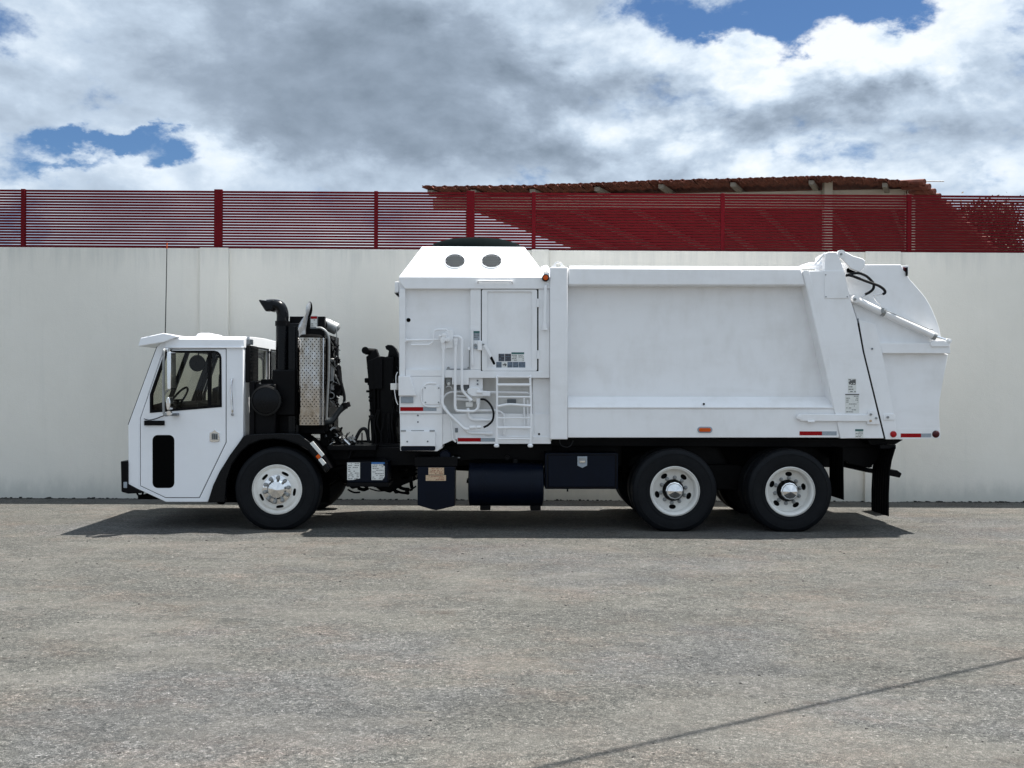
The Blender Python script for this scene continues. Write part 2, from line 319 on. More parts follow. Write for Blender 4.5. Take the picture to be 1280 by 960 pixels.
# ------------------------------------------------------------------ geometry helpers
class G:
    'collects faces for one mesh, world coordinates'
    def __init__(s): s.v = []; s.f = []
    def add(s, vs, fs):
        o = len(s.v); s.v += [tuple(v) for v in vs]; s.f += [tuple(i + o for i in f) for f in fs]; return s
    def plate(s, pts, Y0, Y1, holes=()):
        'prism along Y from an outline of (x, z), with optional holes'
        loops = [pts] + list(holes); flat = [p for l in loops for p in l]; n = len(flat)
        vs = [(p[0], Y0, p[1]) for p in flat] + [(p[0], Y1, p[1]) for p in flat]; fs = []
        if holes:
            tri = tessellate_polygon([[Vector((p[0], p[1], 0)) for p in l] for l in loops])
            for a, b_, c_ in tri: fs += [(a, b_, c_), (a + n, c_ + n, b_ + n)]
        else:
            fs += [tuple(range(n)), tuple(range(2 * n - 1, n - 1, -1))]
        o = 0
        for l in loops:
            k = len(l)
            for i in range(k):
                a, b_ = o + i, o + (i + 1) % k; fs.append((a, b_, b_ + n, a + n))
            o += k
        return s.add(vs, fs)
    def pp(s, pix, Y0, Y1, holes=()):
        return s.plate(xz(pix, Y0), Y0, Y1, [xz(h, Y0) for h in holes])
    def bx(s, x0, y0, x1, y1, Y0, Y1):
        return s.pp([(x0, y0), (x1, y0), (x1, y1), (x0, y1)], Y0, Y1)
    def plateX(s, pts, X0, X1, holes=()):
        'prism along X from an outline of (y, z)'
        g = G(); g.plate(pts, X0, X1, holes)
        return s.add([(v[1], v[0], v[2]) for v in g.v], g.f)
    def wb(s, x0, x1, y0, y1, z0, z1):
        return s.plate([(x0, z0), (x1, z0), (x1, z1), (x0, z1)], y0, y1)
    def quad(s, a, b_, c_, d, th=.006):
        a, b_, c_, d = map(Vector, (a, b_, c_, d)); n = (b_ - a).cross(d - a).normalized() * th
        vs = [a, b_, c_, d, a - n, b_ - n, c_ - n, d - n]
        return s.add(vs, [(0, 1, 2, 3), (7, 6, 5, 4), (0, 4, 5, 1), (1, 5, 6, 2), (2, 6, 7, 3), (3, 7, 4, 0)])
    def tube(s, pts, r, seg=8, cap=True):
        pts = [Vector(p) for p in pts]; k = len(pts)
        rr = r if hasattr(r, '__len__') else [r] * k
        vs = []; nrm = None
        for i, p in enumerate(pts):
            d = (pts[min(i + 1, k - 1)] - pts[max(i - 1, 0)]).normalized()
            if nrm is None:
                nrm = d.cross(Vector((0, 0, 1)));
                if nrm.length < .05: nrm = d.cross(Vector((0, 1, 0)))
            nrm = (nrm - d * nrm.dot(d)).normalized(); bn = d.cross(nrm)
            for j in range(seg):
                a = 2 * PI * j / seg; vs.append(p + (nrm * math.cos(a) + bn * math.sin(a)) * rr[i])
        fs = []
        for i in range(k - 1):
            for j in range(seg):
                a = i * seg + j; b_ = i * seg + (j + 1) % seg; fs.append((a, b_, b_ + seg, a + seg))
        if cap: fs += [tuple(range(seg - 1, -1, -1)), tuple((k - 1) * seg + j for j in range(seg))]
        return s.add(vs, fs)
    def lathe(s, prof, c, seg=48, axis='Y', closed=False, a0=0):
        'revolve (radius, along) about an axis through c'
        vs = []; fs = []; k = len(prof); c = Vector(c)
        for (r, h) in prof:
            for j in range(seg):
                a = 2 * PI * (j + a0) / seg; u, v = r * math.cos(a), r * math.sin(a)
                vs.append(c + (Vector((u, h, v)) if axis == 'Y' else Vector((u, v, h)) if axis == 'Z' else Vector((h, u, v))))
        for i in range(k if closed else k - 1):
            for j in range(seg):
                a = i * seg + j; b_ = i * seg + (j + 1) % seg; i2 = ((i + 1) % k) * seg
                fs.append((a, b_, i2 + (j + 1) % seg, i2 + j))
        return s.add(vs, fs)

def fillet(pts, rad=.05, n=4):
    'round the corners of a polyline'
    pts = [Vector(p) for p in pts]; out = [pts[0]]
    for i in range(1, len(pts) - 1):
        a, b_, c_ = pts[i - 1], pts[i], pts[i + 1]
        r = min(rad, (a - b_).length * .48, (c_ - b_).length * .48)
        p0 = b_ + (a - b_).normalized() * r; p1 = b_ + (c_ - b_).normalized() * r
        for k in range(n + 1):
            q = k / n; out.append(p0 * (1 - q) ** 2 + b_ * 2 * q * (1 - q) + p1 * q * q)
    return out + [pts[-1]]
def curve(pts, n=6):
    'smooth curve through the points'
    pts = [Vector(p) for p in pts]; out = []
    q = [pts[0] * 2 - pts[1]] + pts + [pts[-1] * 2 - pts[-2]]
    for i in range(1, len(q) - 2):
        for k in range(n):
            u = k / n; a, b_, c_, d = q[i - 1:i + 3]
            out.append(.5 * (2 * b_ + (c_ - a) * u + (2 * a - 5 * b_ + 4 * c_ - d) * u * u + (3 * b_ - a - 3 * c_ + d) * u ** 3))
    return out + [pts[-1]]
def rr(x0, y0, x1, y1, r, n=4):
    out = []
    for cx, cy, a0 in ((x1 - r, y0 + r, -90), (x1 - r, y1 - r, 0), (x0 + r, y1 - r, 90), (x0 + r, y0 + r, 180)):
        for k in range(n + 1):
            a = R(a0 + 90 * k / n); out.append((cx + r * math.cos(a), cy + r * math.sin(a)))
    return out
def ell(cx, cy, rx, ry, n=20):
    return [(cx + rx * math.cos(2 * PI * i / n), cy + ry * math.sin(2 * PI * i / n)) for i in range(n)]
def path(Y, *pix):
    return [at(p[0], p[1], p[2] if len(p) > 2 else Y) for p in pix]

WP = {}
def link(o, parent=None, world=(0, 0, 0)):
    COL.objects.link(o); world = Vector(world); WP[o.name] = world
    if parent: o.parent = parent; o.location = world - WP[parent.name]
    else: o.location = world
    return o
def obj(name, g, mat, parent=None, bevel=0, smooth=35, label=None, mats=None):
    c = Vector([(min(v[i] for v in g.v) + max(v[i] for v in g.v)) / 2 for i in range(3)])
    if not parent: c = Vector((0, 0, 0))
    me = bpy.data.meshes.new(name); me.from_pydata([Vector(v) - c for v in g.v], [], g.f); me.update()
    bm = bmesh.new(); bm.from_mesh(me); bmesh.ops.recalc_face_normals(bm, faces=bm.faces); bm.to_mesh(me); bm.free()
    me.materials.append(M[mat])
    for mm in mats or (): me.materials.append(M[mm])
    if smooth:
        me.polygons.foreach_set('use_smooth', [True] * len(me.polygons)); me.set_sharp_from_angle(angle=R(smooth))
    o = bpy.data.objects.new(name, me); link(o, parent, c)
    if bevel:
        b_ = o.modifiers.new('bevel', 'BEVEL'); b_.width = bevel; b_.segments = 2; b_.limit_method = 'ANGLE'; b_.angle_limit = R(40)
        b_.harden_normals = False
    if label: o['label'] = label
    return o
def empty(name, loc, label=None, cat=None, group=None, kind=None, parent=None):
    o = bpy.data.objects.new(name, None); o.empty_display_size = .3; link(o, parent, loc); return tag(o, label, cat, group, kind)
def tag(o, label=None, cat=None, group=None, kind=None):
    for k, v in (('label', label), ('category', cat), ('group', group), ('kind', kind)):
        if v: o[k] = v
    return o
# ================================================================== SETTING
g = G()
bm = bmesh.new()
n = 300.0
g.add([(-n, -n, 0), (n, -n, 0), (n, n, 0), (-n, n, 0)], [(0, 1, 2, 3)])
tag(obj('asphalt_ground', g, 'asphalt', smooth=0), kind='structure')
# loose stones lying on the asphalt
def stones(cnt, ymin, ymax, smin, smax, seed, mat):
    rnd = random.Random(seed); g = G()
    for i in range(cnt):
        D_ = ymin + (ymax - ymin) * rnd.random() ** 1.3; X = (rnd.random() * 2 - 1) * (D_ * .6 + .5)
        s = (smin + (smax - smin) * rnd.random() ** 3) * (.6 + D_ / 12); a = rnd.random() * PI
        c, q = math.cos(a), math.sin(a); vs = []
        for (u, v, h) in ((-1, -.7, 0), (.9, -.8, 0), (1.1, .6, 0), (-.8, .9, 0), (-.6, -.3, .7), (.5, -.45, .8), (.55, .4, .6), (-.4, .5, .75)):
            u *= s * (.7 + .6 * rnd.random()); v *= s * (.6 + .5 * rnd.random()); h *= s * .7
            vs.append((X + u * c - v * q, CAM.y + D_ + u * q + v * c, h - .001))
        g.add(vs, [(4, 5, 6, 7), (0, 1, 5, 4), (1, 2, 6, 5), (2, 3, 7, 6), (3, 0, 4, 7)])
    return obj(mat + '_gravel', g, mat, smooth=0)
o = stones(11000, 3.3, 12.2, .0025, .0075, 3, 'pebble'); o.name = 'loose_gravel'; tag(o, 'tiny pale loose stones scattered over the asphalt', 'gravel', kind='stuff')
o = stones(900, 3.3, 12.2, .003, .010, 4, 'pebbledark'); o.name = 'dark_gravel'; tag(o, 'sparse dark loose chips scattered over the asphalt', 'gravel', kind='stuff')

# perimeter wall
WY = 3.5
wall = empty('perimeter_wall', (0, WY, 0), 'long pale grey stucco wall behind the truck with shallow pilasters', 'wall')
ztop = at(640, 312.5, WY).z
segs = [-30, at(-170, 400, WY).x, at(267, 400, WY).x, at(674, 400, WY).x, at(1104, 400, WY).x, at(1520, 400, WY).x, 30]
for a, b_ in zip(segs[:-1], segs[1:]):
    g = G().wb(a + .0015, b_ - .0015, WY, WY + .2, -.3, ztop); obj('wall_panel', g, 'stucco', wall, bevel=.006)
for px0, px1 in ((-190, -150), (249, 285), (664, 685.5), (1082, 1126), (1500, 1540)):
    x0, x1 = at(px0, 400, WY - .055).x, at(px1, 400, WY - .055).x
    obj('pilaster', G().wb(x0, x1, WY - .055, WY - .001, -.3, ztop + .004), 'pilaster', wall, bevel=.006)
obj('conduit', G().tube([at(286.4, 312, WY - .02), at(286.2, 345, WY - .02), at(285.8, 400, WY - .02), at(285.6, 628, WY - .02)], .006, 6), 'stucco', wall)
# rough dark debris line where wall meets asphalt
g = G(); rnd = random.Random(5)
for i in range(2600):
    X = -12 + 24 * rnd.random(); s = .002 + .016 * rnd.random() ** 7
    g.wb(X, X + s * 2, WY - .03 - .05 * rnd.random(), WY - .005, -.005, s * (.4 + rnd.random()))
o = obj('wall_base_debris', g, 'dirt', smooth=0); tag(o, 'dark crumbly debris line along the foot of the wall', 'debris', kind='stuff')

# slatted fence on the wall
FY = WY + .10
fence = empty('slatted_fence', (0, FY, ztop), 'maroon metal fence of thin horizontal slats on top of the stucco wall', 'fence')
z0 = ztop + .012; z1 = at(640, 240.5, FY).z; NS = 21; step = (z1 - z0) / NS
posts = [(-860, 10), (-640, 5), (-420, 5), (-205, 5), (29.3, 5), (273, 10), (470, 4.6), (588, 10), (667, 5), (903, 5), (1136, 5.2), (1345, 5), (1560, 10), (1790, 5), (2010, 10)]
edges = []
for i, (px_, wd) in enumerate(posts):
    x0, x1 = at(px_ - wd / 2, 300, FY).x, at(px_ + wd / 2, 300, FY).x
    h = .012 if wd > 6 else 0
    obj('fence_post', G().wb(x0, x1, FY - .03, FY + .03, ztop - .02, z1 + .004 + h), 'fence', fence, bevel=.003)
    edges.append((x0, x1))
for i in range(len(edges) - 1):
    a, b_ = edges[i][1], edges[i + 1][0]; L = b_ - a
    g = G().wb(a, b_, FY - .015, FY + .015, 0, .030); slat = None
    for k in range(NS):
        zc = z0 + (k + .5) * step
        if slat is None: slat = obj('fence_slat', g, 'fence', fence, smooth=0)
        c = slat if k == 0 else slat.copy()
        if k: COL.objects.link(c)
        c.location = Vector(((a + b_) / 2, FY + rnd.uniform(-.001, .001), zc)) - WP[fence.name]
    obj('bottom_rail', G().wb(a, b_, FY - .02, FY + .02, ztop + .001, ztop + .014), 'fence', fence, smooth=0)

# building with a clay tile roof behind the wall
BY = 5.6
bld = empty('tiled_roof_building', (3, 8, 0), 'open sided building with red clay tile roof and pale beams behind the fence', 'building')
edge_px = [(527.5, 232), (589, 231.7), (664, 230.8), (745, 228), (820, 224.8), (897, 223), (1002, 220), (1035, 219.3), (1076, 221), (1114, 223.6), (1136, 226)]
DV = Vector((.435, 1, 0)).normalized(); LEN = 11.0
def edge_pt(x):
    for (xa, ya), (xb, yb) in zip(edge_px[:-1], edge_px[1:]):
        if x <= xb: break
    return at(x, ya + (yb - ya) * (x - xa) / (xb - xa), BY)
NT_ = 43; cols = NT_ * 4; g = G(); vs = []
for i in range(cols + 1):
    xx = 527.5 + (1136 - 527.5) * i / cols; e = edge_pt(xx); wv = .018 * math.cos(2 * PI * i / 4)
    for j in range(12):
        q = e + DV * (LEN * j / 11); vs.append((q.x, q.y, q.z + wv - .03))
nv = len(vs); vs += [(v[0], v[1], v[2] + .02) for v in vs]; fs = []
for i in range(cols):
    for j in range(11):
        a = i * 12 + j; fs += [(a, a + 1, a + 13, a + 12), (a + nv, a + 12 + nv, a + 13 + nv, a + 1 + nv)]
for i in range(cols): fs.append((i * 12, i * 12 + 12, i * 12 + 12 + nv, i * 12 + nv))
for j in range(11): fs.append((j, j + nv, j + 1 + nv, j + 1))
g.add(vs, fs); roof = obj('roof', g, 'tile', bld, smooth=50)
tg = G(); W_ = 7.0 / 1316 * 18.5
prof = [(W_ * 1.0 * math.cos(a), W_ * .46 * math.sin(a)) for a in [PI * k / 5 for k in range(6)]]
pr2 = [(p[0] * .8, p[1] * .8 - .004) for p in prof][::-1]
ring = prof + pr2; kk = len(ring)
vsA = [(p[0], 0, p[1]) for p in ring]; vsB = [(p[0] * .85 + DV.x * .4, DV.y * .4, p[1] * .85 - .01) for p in ring]
tg.add(vsA + vsB, [tuple(range(kk)), tuple(range(2 * kk - 1, kk - 1, -1))] + [(i, (i + 1) % kk, (i + 1) % kk + kk, i + kk) for i in range(kk)])
t0 = obj('roof_tile', tg, 'tile', roof, smooth=40); cen = WP[t0.name].copy()
for i in range(NT_):
    e = edge_pt(527.5 + (1136 - 527.5) * (i + .5) / NT_)
    c = t0 if i == 0 else t0.copy()
    if i: COL.objects.link(c)
    c.location = e + cen + Vector((0, -.04 + rnd.uniform(-.03, .02), -.055 + rnd.uniform(-.006, .006))) - WP[roof.name]
    c.rotation_euler = (rnd.uniform(-.02, .02), rnd.uniform(-.06, .06), rnd.uniform(-.03, .03))
for px_ in (536, 590, 664, 745, 825, 915, 1013, 1105):
    e = edge_pt(px_) + Vector((.02, .02, -.075)); f_ = e + DV * (LEN - .3)
    s = Vector((.045, 0, 0)); dn = Vector((0, 0, -.13)); st_ = Vector((.0, .0, -.05))
    vs = [e - s, e + s, e + s + dn * .55, e - s + dn * .55, f_ - s, f_ + s, f_ + s + dn, f_ - s + dn]
    obj('rafter', G().add(vs, [(0, 1, 2, 3), (7, 6, 5, 4), (0, 4, 5, 1), (1, 5, 6, 2), (2, 6, 7, 3), (3, 7, 4, 0)]), 'timber', bld, smooth=0)
g = G(); p_ = path(6.2, (541, 247), (860, 241), (1143, 235.5), (1143, 259), (541, 259.5)); g.plate([(q.x, q.z) for q in p_], 6.2, 6.4)
obj('beam', g, 'plaster', bld, bevel=.01)
for a, b_, tp in ((582, 593, 240), (1030, 1040.5, 226), (1134, 1144, 238)):
    x0, x1 = at(a, 300, 6.05).x, at(b_, 300, 6.05).x
    obj('column', G().wb(x0, x1, 6.04, 6.18, 0, at(a, tp, 6.05).z), 'plaster', bld, bevel=.008)
q = [at(1150, 228.5, 5.7), at(1252, 324, 5.7), at(1150, 330, 12), at(1095, 240, 12)]
side = obj('side_roof', G().quad(q[0], q[1], q[2], q[3], .05), 'tile', bld, smooth=0)
for i in range(16):
    a = q[0].lerp(q[1], (i + .3) / 16)
    obj('roof_tile', G().tube([a + Vector((.03, -.06, .03)), a + Vector((-.28, .4, .10))], [.055, .045], 8), 'tile', side, smooth=40)
obj('antenna_rod', G().tube([at(1128, 226.5, 6.0), at(1180, 226.6, 6.0)], .011, 6), 'steel', bld)
obj('back_wall', G().wb(at(600, 300, 16).x, at(1130, 300, 16).x, 15.0, 15.15, 0, 4.0), 'plaster', bld)

# tree behind the fence at the right
def leafball(name, mat, centre, rad, cnt, size, seed, parent):
    rnd = random.Random(seed); g = G(); cl = []
    for k in range(26):
        a, b_, r_ = rnd.random() * 2 * PI, rnd.uniform(-.5, 1), rnd.random() ** .5
        cl.append(Vector((math.cos(a) * r_ * rad[0] * (1 - abs(b_) * .4), math.sin(a) * r_ * rad[1], b_ * rad[2])))
    for i in range(cnt):
        c = rnd.choice(cl); q = Vector((rnd.gauss(0, .17), rnd.gauss(0, .17), rnd.gauss(0, .14))) + c + Vector(centre)
        a = Vector((rnd.gauss(0, 1), rnd.gauss(0, 1), rnd.gauss(0, 1))).normalized(); b_ = a.orthogonal().normalized(); c2 = a.cross(b_)
        s = size * rnd.uniform(.6, 1.3)
        g.add([q - b_ * s, q - c2 * s * .5, q + b_ * s, q + c2 * s * .5], [(0, 1, 2, 3)])
    return obj(name, g, mat, parent, smooth=0)
tp = at(1232, 300, 12)
tree = empty('leafy_tree', (tp.x, 12, 0), 'rust brown leafy tree beyond the fence at the right of the tiled roof', 'tree')
obj('trunk', G().tube(curve([(tp.x + .1, 12, 0), (tp.x, 12.05, 1.5), (tp.x + .08, 12, 2.9), (tp.x, 12, 4.2)]), [.16 - .0055 * i for i in range(19)], 10), 'bark', tree)
for k in range(7):
    a = k * 2.4; e = Vector((tp.x, 12, 3.4 + .15 * k)); f_ = e + Vector((math.cos(a) * .8, math.sin(a) * .7, 1.0 + .2 * (k % 3)))
    obj('limb', G().tube(curve([e, e.lerp(f_, .5) + Vector((0, 0, -.12)), f_]), [.05 - .003 * i for i in range(13)], 6), 'bark', tree)
leafball('crown', 'leaf', (tp.x, 12, 5.1), (.85, .8, .95), 12000, .050, 8, tree)
leafball('crown', 'leaf2', (tp.x + .1, 12, 4.8), (.7, .7, .8), 4500, .046, 9, tree)

# overhead cable (its shadow crosses the foreground) with the two poles that carry it
HC = 6.0
s1, s2 = at(665, 960, 0), at(1280, 822, 0)
def gp(x, y):
    d = CR @ Vector(((x - 640) / FPX, (480 - y) / FPX, -1)); return CAM + d * (-CAM.z / d.z)
s1, s2 = gp(665, 962), gp(1280, 822)
off = SUN * (HC / SUN.z); c1, c2 = s1 + off, s2 + off; dv = (c2 - c1).normalized()
pA, pB = c1 - dv * 13, c1 + dv * 20
cab = obj('overhead_cable', G().tube([pA.lerp(pB, i / 24) for i in range(25)], .018, 6), 'cable'); tag(cab, 'black overhead cable whose thin shadow crosses the foreground asphalt', 'cable')
for P_, lb in ((pA, 'wooden utility pole carrying the left end of the overhead cable'), (pB, 'wooden utility pole carrying the right end of the overhead cable')):
    r_ = empty('utility_pole', (P_.x, P_.y, 0), lb, 'pole', 'utility poles carrying the overhead cable')
    obj('shaft', G().tube([(P_.x, P_.y + .16, -.2), (P_.x, P_.y + .16, HC + .6)], [.15, .11], 12), 'pole', r_)
    obj('bracket', G().tube([(P_.x, P_.y, HC - .02), (P_.x, P_.y + .1, HC)], .03, 8), 'steel', r_)
# ================================================================== TRUCK
truck = empty('garbage_truck', (.6, 1.2, 0), 'white side loading garbage truck with flat nosed cab parked in front of the wall', 'garbage truck')
def part(name, g, mat, bevel=.004, parent=None, **k): return obj(name, g, mat, parent or truck, bevel=bevel, **k)
NEAR, FAR = .04, 2.36

# ---- cab
win = [(187.5, 516.2), (187.5, 493), (206.5, 438.3)] + [(268 + 9 * math.sin(R(a)), 447.5 - 9.2 * math.cos(R(a))) for a in (0, 30, 60, 90)] + [(277.5, 508.8)]
lowwin = rr(190.8, 543.8, 218, 610, 6.5)
door = [(204.5, 436.0), (283, 435.6), (283, 553), (249.5, 622.6), (207, 622.6), (175, 607.5), (175, 523)]
def inset(poly, d):
    'offset a clockwise or anticlockwise outline of photo points inwards by d'
    n = len(poly); A = sum(poly[i][0] * poly[(i + 1) % n][1] - poly[(i + 1) % n][0] * poly[i][1] for i in range(n)); s = 1 if A > 0 else -1; out = []
    for i in range(n):
        p0, p1, p2 = (Vector(poly[j % n]) for j in (i - 1, i, i + 1))
        e1, e2 = (p1 - p0).normalized(), (p2 - p1).normalized(); n1, n2 = Vector((-e1.y, e1.x)) * s, Vector((-e2.y, e2.x)) * s
        m_ = (n1 + n2); m_ = m_ / max(.3, m_.dot(n1)) ; out.append(tuple(p1 + m_ * d))
    return out
cabside = [(160.3, 531), (196, 434), (206, 424), (304, 424), (304, 545), (259.5, 627.5), (207.5, 627.5), (175, 612.5), (160.3, 606.5)]
Wn = xz(win, NEAR); LW = xz(lowwin, NEAR); Dr = xz(door, NEAR); DrI = xz(inset(door, .85), NEAR); CS = xz(cabside, NEAR)
for Ya, Yb in ((NEAR, NEAR + .05), (FAR, FAR - .05)):
    sgn = 1 if Yb > Ya else -1
    part('cab_side', G().plate(CS, Ya, Yb, [Dr]), 'cabwhite', .006)
    part('door_seal', G().plate(xz(inset(cabside, 4), NEAR), Ya + sgn * .022, Yb + sgn * .01, [xz(inset(win, -1.5), NEAR), xz(inset(lowwin, -1), NEAR)]), 'void', 0)
    dr = part('cab_door', G().plate(DrI, Ya - sgn * .004, Yb - sgn * .03, [xz(inset(win, .2), NEAR), xz(inset(lowwin, .1), NEAR)]), 'cabwhite', .004)
    wf = part('window_frame', G().plate(Wn, Ya - sgn * .010, Yb, [xz(inset(win, 2.7), NEAR)]), 'black', .002, dr)
    part('window_mullion', G().plate(xz([(259.8, 440), (264, 440), (263.6, 508), (259.4, 508)], NEAR), Ya - sgn * .004, Yb - sgn * .01), 'black', .002, dr)
    part('window_pane', G().plate(xz(inset(win, 1.5), NEAR), Ya + sgn * .012, Ya + sgn * .017), 'glass', 0, dr, smooth=0)
    part('lower_window', G().plate(LW, Ya - sgn * .006, Ya + sgn * .012), 'void', .002, dr)
# latch, handles, marker lamp on the near door
hd = part('door_latch', G().pp([(262, 541), (265.5, 539.5), (268.5, 536.8), (271, 539.5), (274.6, 541), (274.6, 551.5), (271, 552.6), (265, 552.6), (262, 551.5)], NEAR - .014, NEAR), 'chrome', .003)
part('latch_paddle', G().bx(264.3, 541.8, 272.3, 549.6, NEAR - .020, NEAR - .012), 'steel', .002, hd)
for x_ in (265.6, 267.8, 270.0): part('latch_rib', G().bx(x_, 542.6, x_ + .7, 549, NEAR - .024, NEAR - .018), 'black', 0, hd)
part('grab_handle', G().tube(curve(path(NEAR - .05, (291, 473.5, NEAR), (289.6, 475, NEAR - .04), (288.8, 486), (290, 505), (290.5, 514.5), (291.2, 517, NEAR - .02), (291, 518, NEAR))), .012, 8), 'chrome', 0)
part('grab_handle', G().lathe([(0, -.012), (.018, -.012), (.018, 0)], at(290.8, 518, NEAR), 12), 'steel', 0)
part('marker_lamp', G().bx(180, 525.8, 205, 531.8, NEAR - .03, NEAR), 'black', .004)
part('wiper_cable', G().tube(curve(path(NEAR - .012, (180, 523.5), (186, 525), (194, 523.5), (205, 519.5), (210, 518.4))), .005, 6), 'black', 0)
# hinge line along the door front
for yy in range(530, 606, 9): part('door_hinge', G().tube(path(NEAR - .006, (174.6, yy), (174.6, yy + 7)), .006, 6), 'cabwhite', 0)
# front, windscreen
A = xz([(160.3, 606.5), (160.3, 531), (196, 434), (206, 424)], NEAR)
y0_, y1_ = NEAR + .051, FAR - .051
def front(a, b_, th=.04): return G().quad((a[0], y0_, a[1]), (b_[0], y0_, b_[1]), (b_[0], y1_, b_[1]), (a[0], y1_, a[1]), th)
part('nose_panel', front(A[0], A[1]), 'cabwhite', .004)
part('windscreen', front(A[1], A[2], .008), 'glass', 0)
part('header_panel', front(A[2], A[3]), 'cabwhite', .004)
for yy in (y0_, y1_ - .05, 1.17):
    part('screen_pillar', G().quad((A[1][0] + .012, yy, A[1][1]), (A[2][0] + .012, yy, A[2][1]), (A[2][0] + .012, yy + .05, A[2][1]), (A[1][0] + .012, yy + .05, A[1][1]), .05), 'black', 0)
part('screen_gasket', G().tube(path(NEAR + .02, (160.4, 531), (196.3, 433.5)), .007, 6), 'black', 0)
# cab floor, rear wall with louvre and window
fx0, fx1 = A[0][0], at(304, 500, NEAR).x
zr0, zr1, zf = at(304, 545, NEAR).z, at(304, 422, NEAR).z, at(230, 627, NEAR).z
part('cab_floor', G().wb(fx0 + .1, at(283, 500, NEAR).x, y0_, y1_, zf + .02, zf + .06), 'void', 0)
wz = [(.74, zr1 - .11), (1.34, zr1 - .11), (1.34, zr1 - .52), (.74, zr1 - .52)]
wz2 = [(1.50, zr1 - .11), (2.10, zr1 - .11), (2.10, zr1 - .52), (1.50, zr1 - .52)]
part('cab_rear_wall', G().plateX([(y0_ - .05, zr0), (y0_ - .05, zr1), (y1_ + .05, zr1), (y1_ + .05, zr0)], fx1 - .04, fx1, [wz, wz2]), 'cabwhite', .004)
for a in (wz, wz2):
    ring = [(min(p[0] for p in a) - .02, a[0][1] + .02), (max(p[0] for p in a) + .02, a[0][1] + .02), (max(p[0] for p in a) + .02, a[2][1] - .03), (min(p[0] for p in a) - .02, a[2][1] - .03)]
    rf = part('rear_window_frame', G().plateX(ring, fx1 + .001, fx1 + .02, [a]), 'black', .004)
    part('rear_window_pane', G().plateX(a, fx1 - .02, fx1 - .015), 'glass', 0, rf, smooth=0)
lv = part('intake_louvre', G().plateX([(.13, zr1 - .09), (.52, zr1 - .09), (.52, zr1 - .55), (.13, zr1 - .55)], fx1 + .001, fx1 + .06), 'black', .01)
for k in range(11): part('louvre_blade', G().wb(fx1 + .058, fx1 + .075, .15, .50, zr1 - .13 - k * .038, zr1 - .12 - k * .038), 'seat', 0, lv)
part('rear_lamp', G().wb(fx1 + .002, fx1 + .05, .14, .34, zr1 - .078, zr1 - .012), 'grey', .004)
# roof with crown, drip rail, visor, hump
rx0, rx1 = at(206, 424, .02).x, at(305, 424, .02).x
zt = at(300, 421, .02).z; zb = at(300, 434.6, .02).z
g = G(); prof = [(.02, zb), (.02, zt - .035), (.05, zt - .008), (.15, zt + .008), (.6, zt + .022), (1.2, zt + .03), (1.8, zt + .022), (2.25, zt + .008), (2.35, zt - .008), (2.38, zt - .035), (2.38, zb)]
g.plateX(prof, rx0, rx1); part('cab_roof', g, 'cabwhite', .006)
part('drip_rail', G().tube(path(.012, (206, 434.2), (304.6, 434.2)), .009, 6), 'cabwhite', 0)
g = G(); vp = xz([(174, 433.2), (177.6, 422.6), (206, 416.6), (214, 418), (224, 420.8), (206, 428), (197, 429.5)], .0)
g.plate(vp, -.05, 2.45); part('sun_visor', g, 'cabwhite', .008)
part('roof_hump', G().pp([(243, 421.4), (246.5, 417.2), (250, 416.2), (261, 416.2), (264.5, 417.6), (268, 421.4)], .45, 1.0), 'cabwhite', .03)
# interior
part('dashboard', G().plate(xz([(166, 512), (200, 503), (214, 508), (214, 545), (166, 560)], NEAR), .12, 2.25), 'seat', .02)
sw = at(222, 500, .55); g = G()
ringp = [sw + Vector((.20 * math.cos(a) * .55, .22 * math.sin(a), .20 * math.cos(a) * .8)) for a in [2 * PI * k / 24 for k in range(25)]]
g.tube(ringp, .014, 8); g.tube([sw, sw + Vector((-.18, 0, -.30))], .03, 8); g.tube([ringp[6], sw, ringp[18]], .012, 6)
part('steering_wheel', g, 'seat', 0)
for yy in (.30, 1.45):
    st = part('driver_seat', G().plate(xz([(236, 522), (262, 520), (268, 530), (234, 532)], NEAR), yy, yy + .5), 'seat', .03)
    part('seat_back', G().plate(xz([(262, 520), (272, 519), (276, 470), (270, 462), (265, 468)], NEAR), yy + .02, yy + .48), 'seat', .03, st)
fanc = at(246, 454, 1.0)
fn = part('cab_fan', G().lathe([(0, -.02), (.02, -.03), (.10, -.01), (.11, .02), (.10, .05), (0, .06)], fanc, 20), 'seat', 0)
part('fan_arm', G().tube([fanc, fanc + Vector((.02, .02, .14))], .01, 6), 'seat', 0, fn)
part('console_box', G().plate(xz([(238, 486), (252, 480), (252, 512), (236, 512)], NEAR), 1.0, 1.35), 'seat', .01)
part('cab_engine_cover', G().plate(xz([(222, 505), (290, 508), (290, 545), (222, 545)], NEAR), .85, 1.4), 'seat', .02)
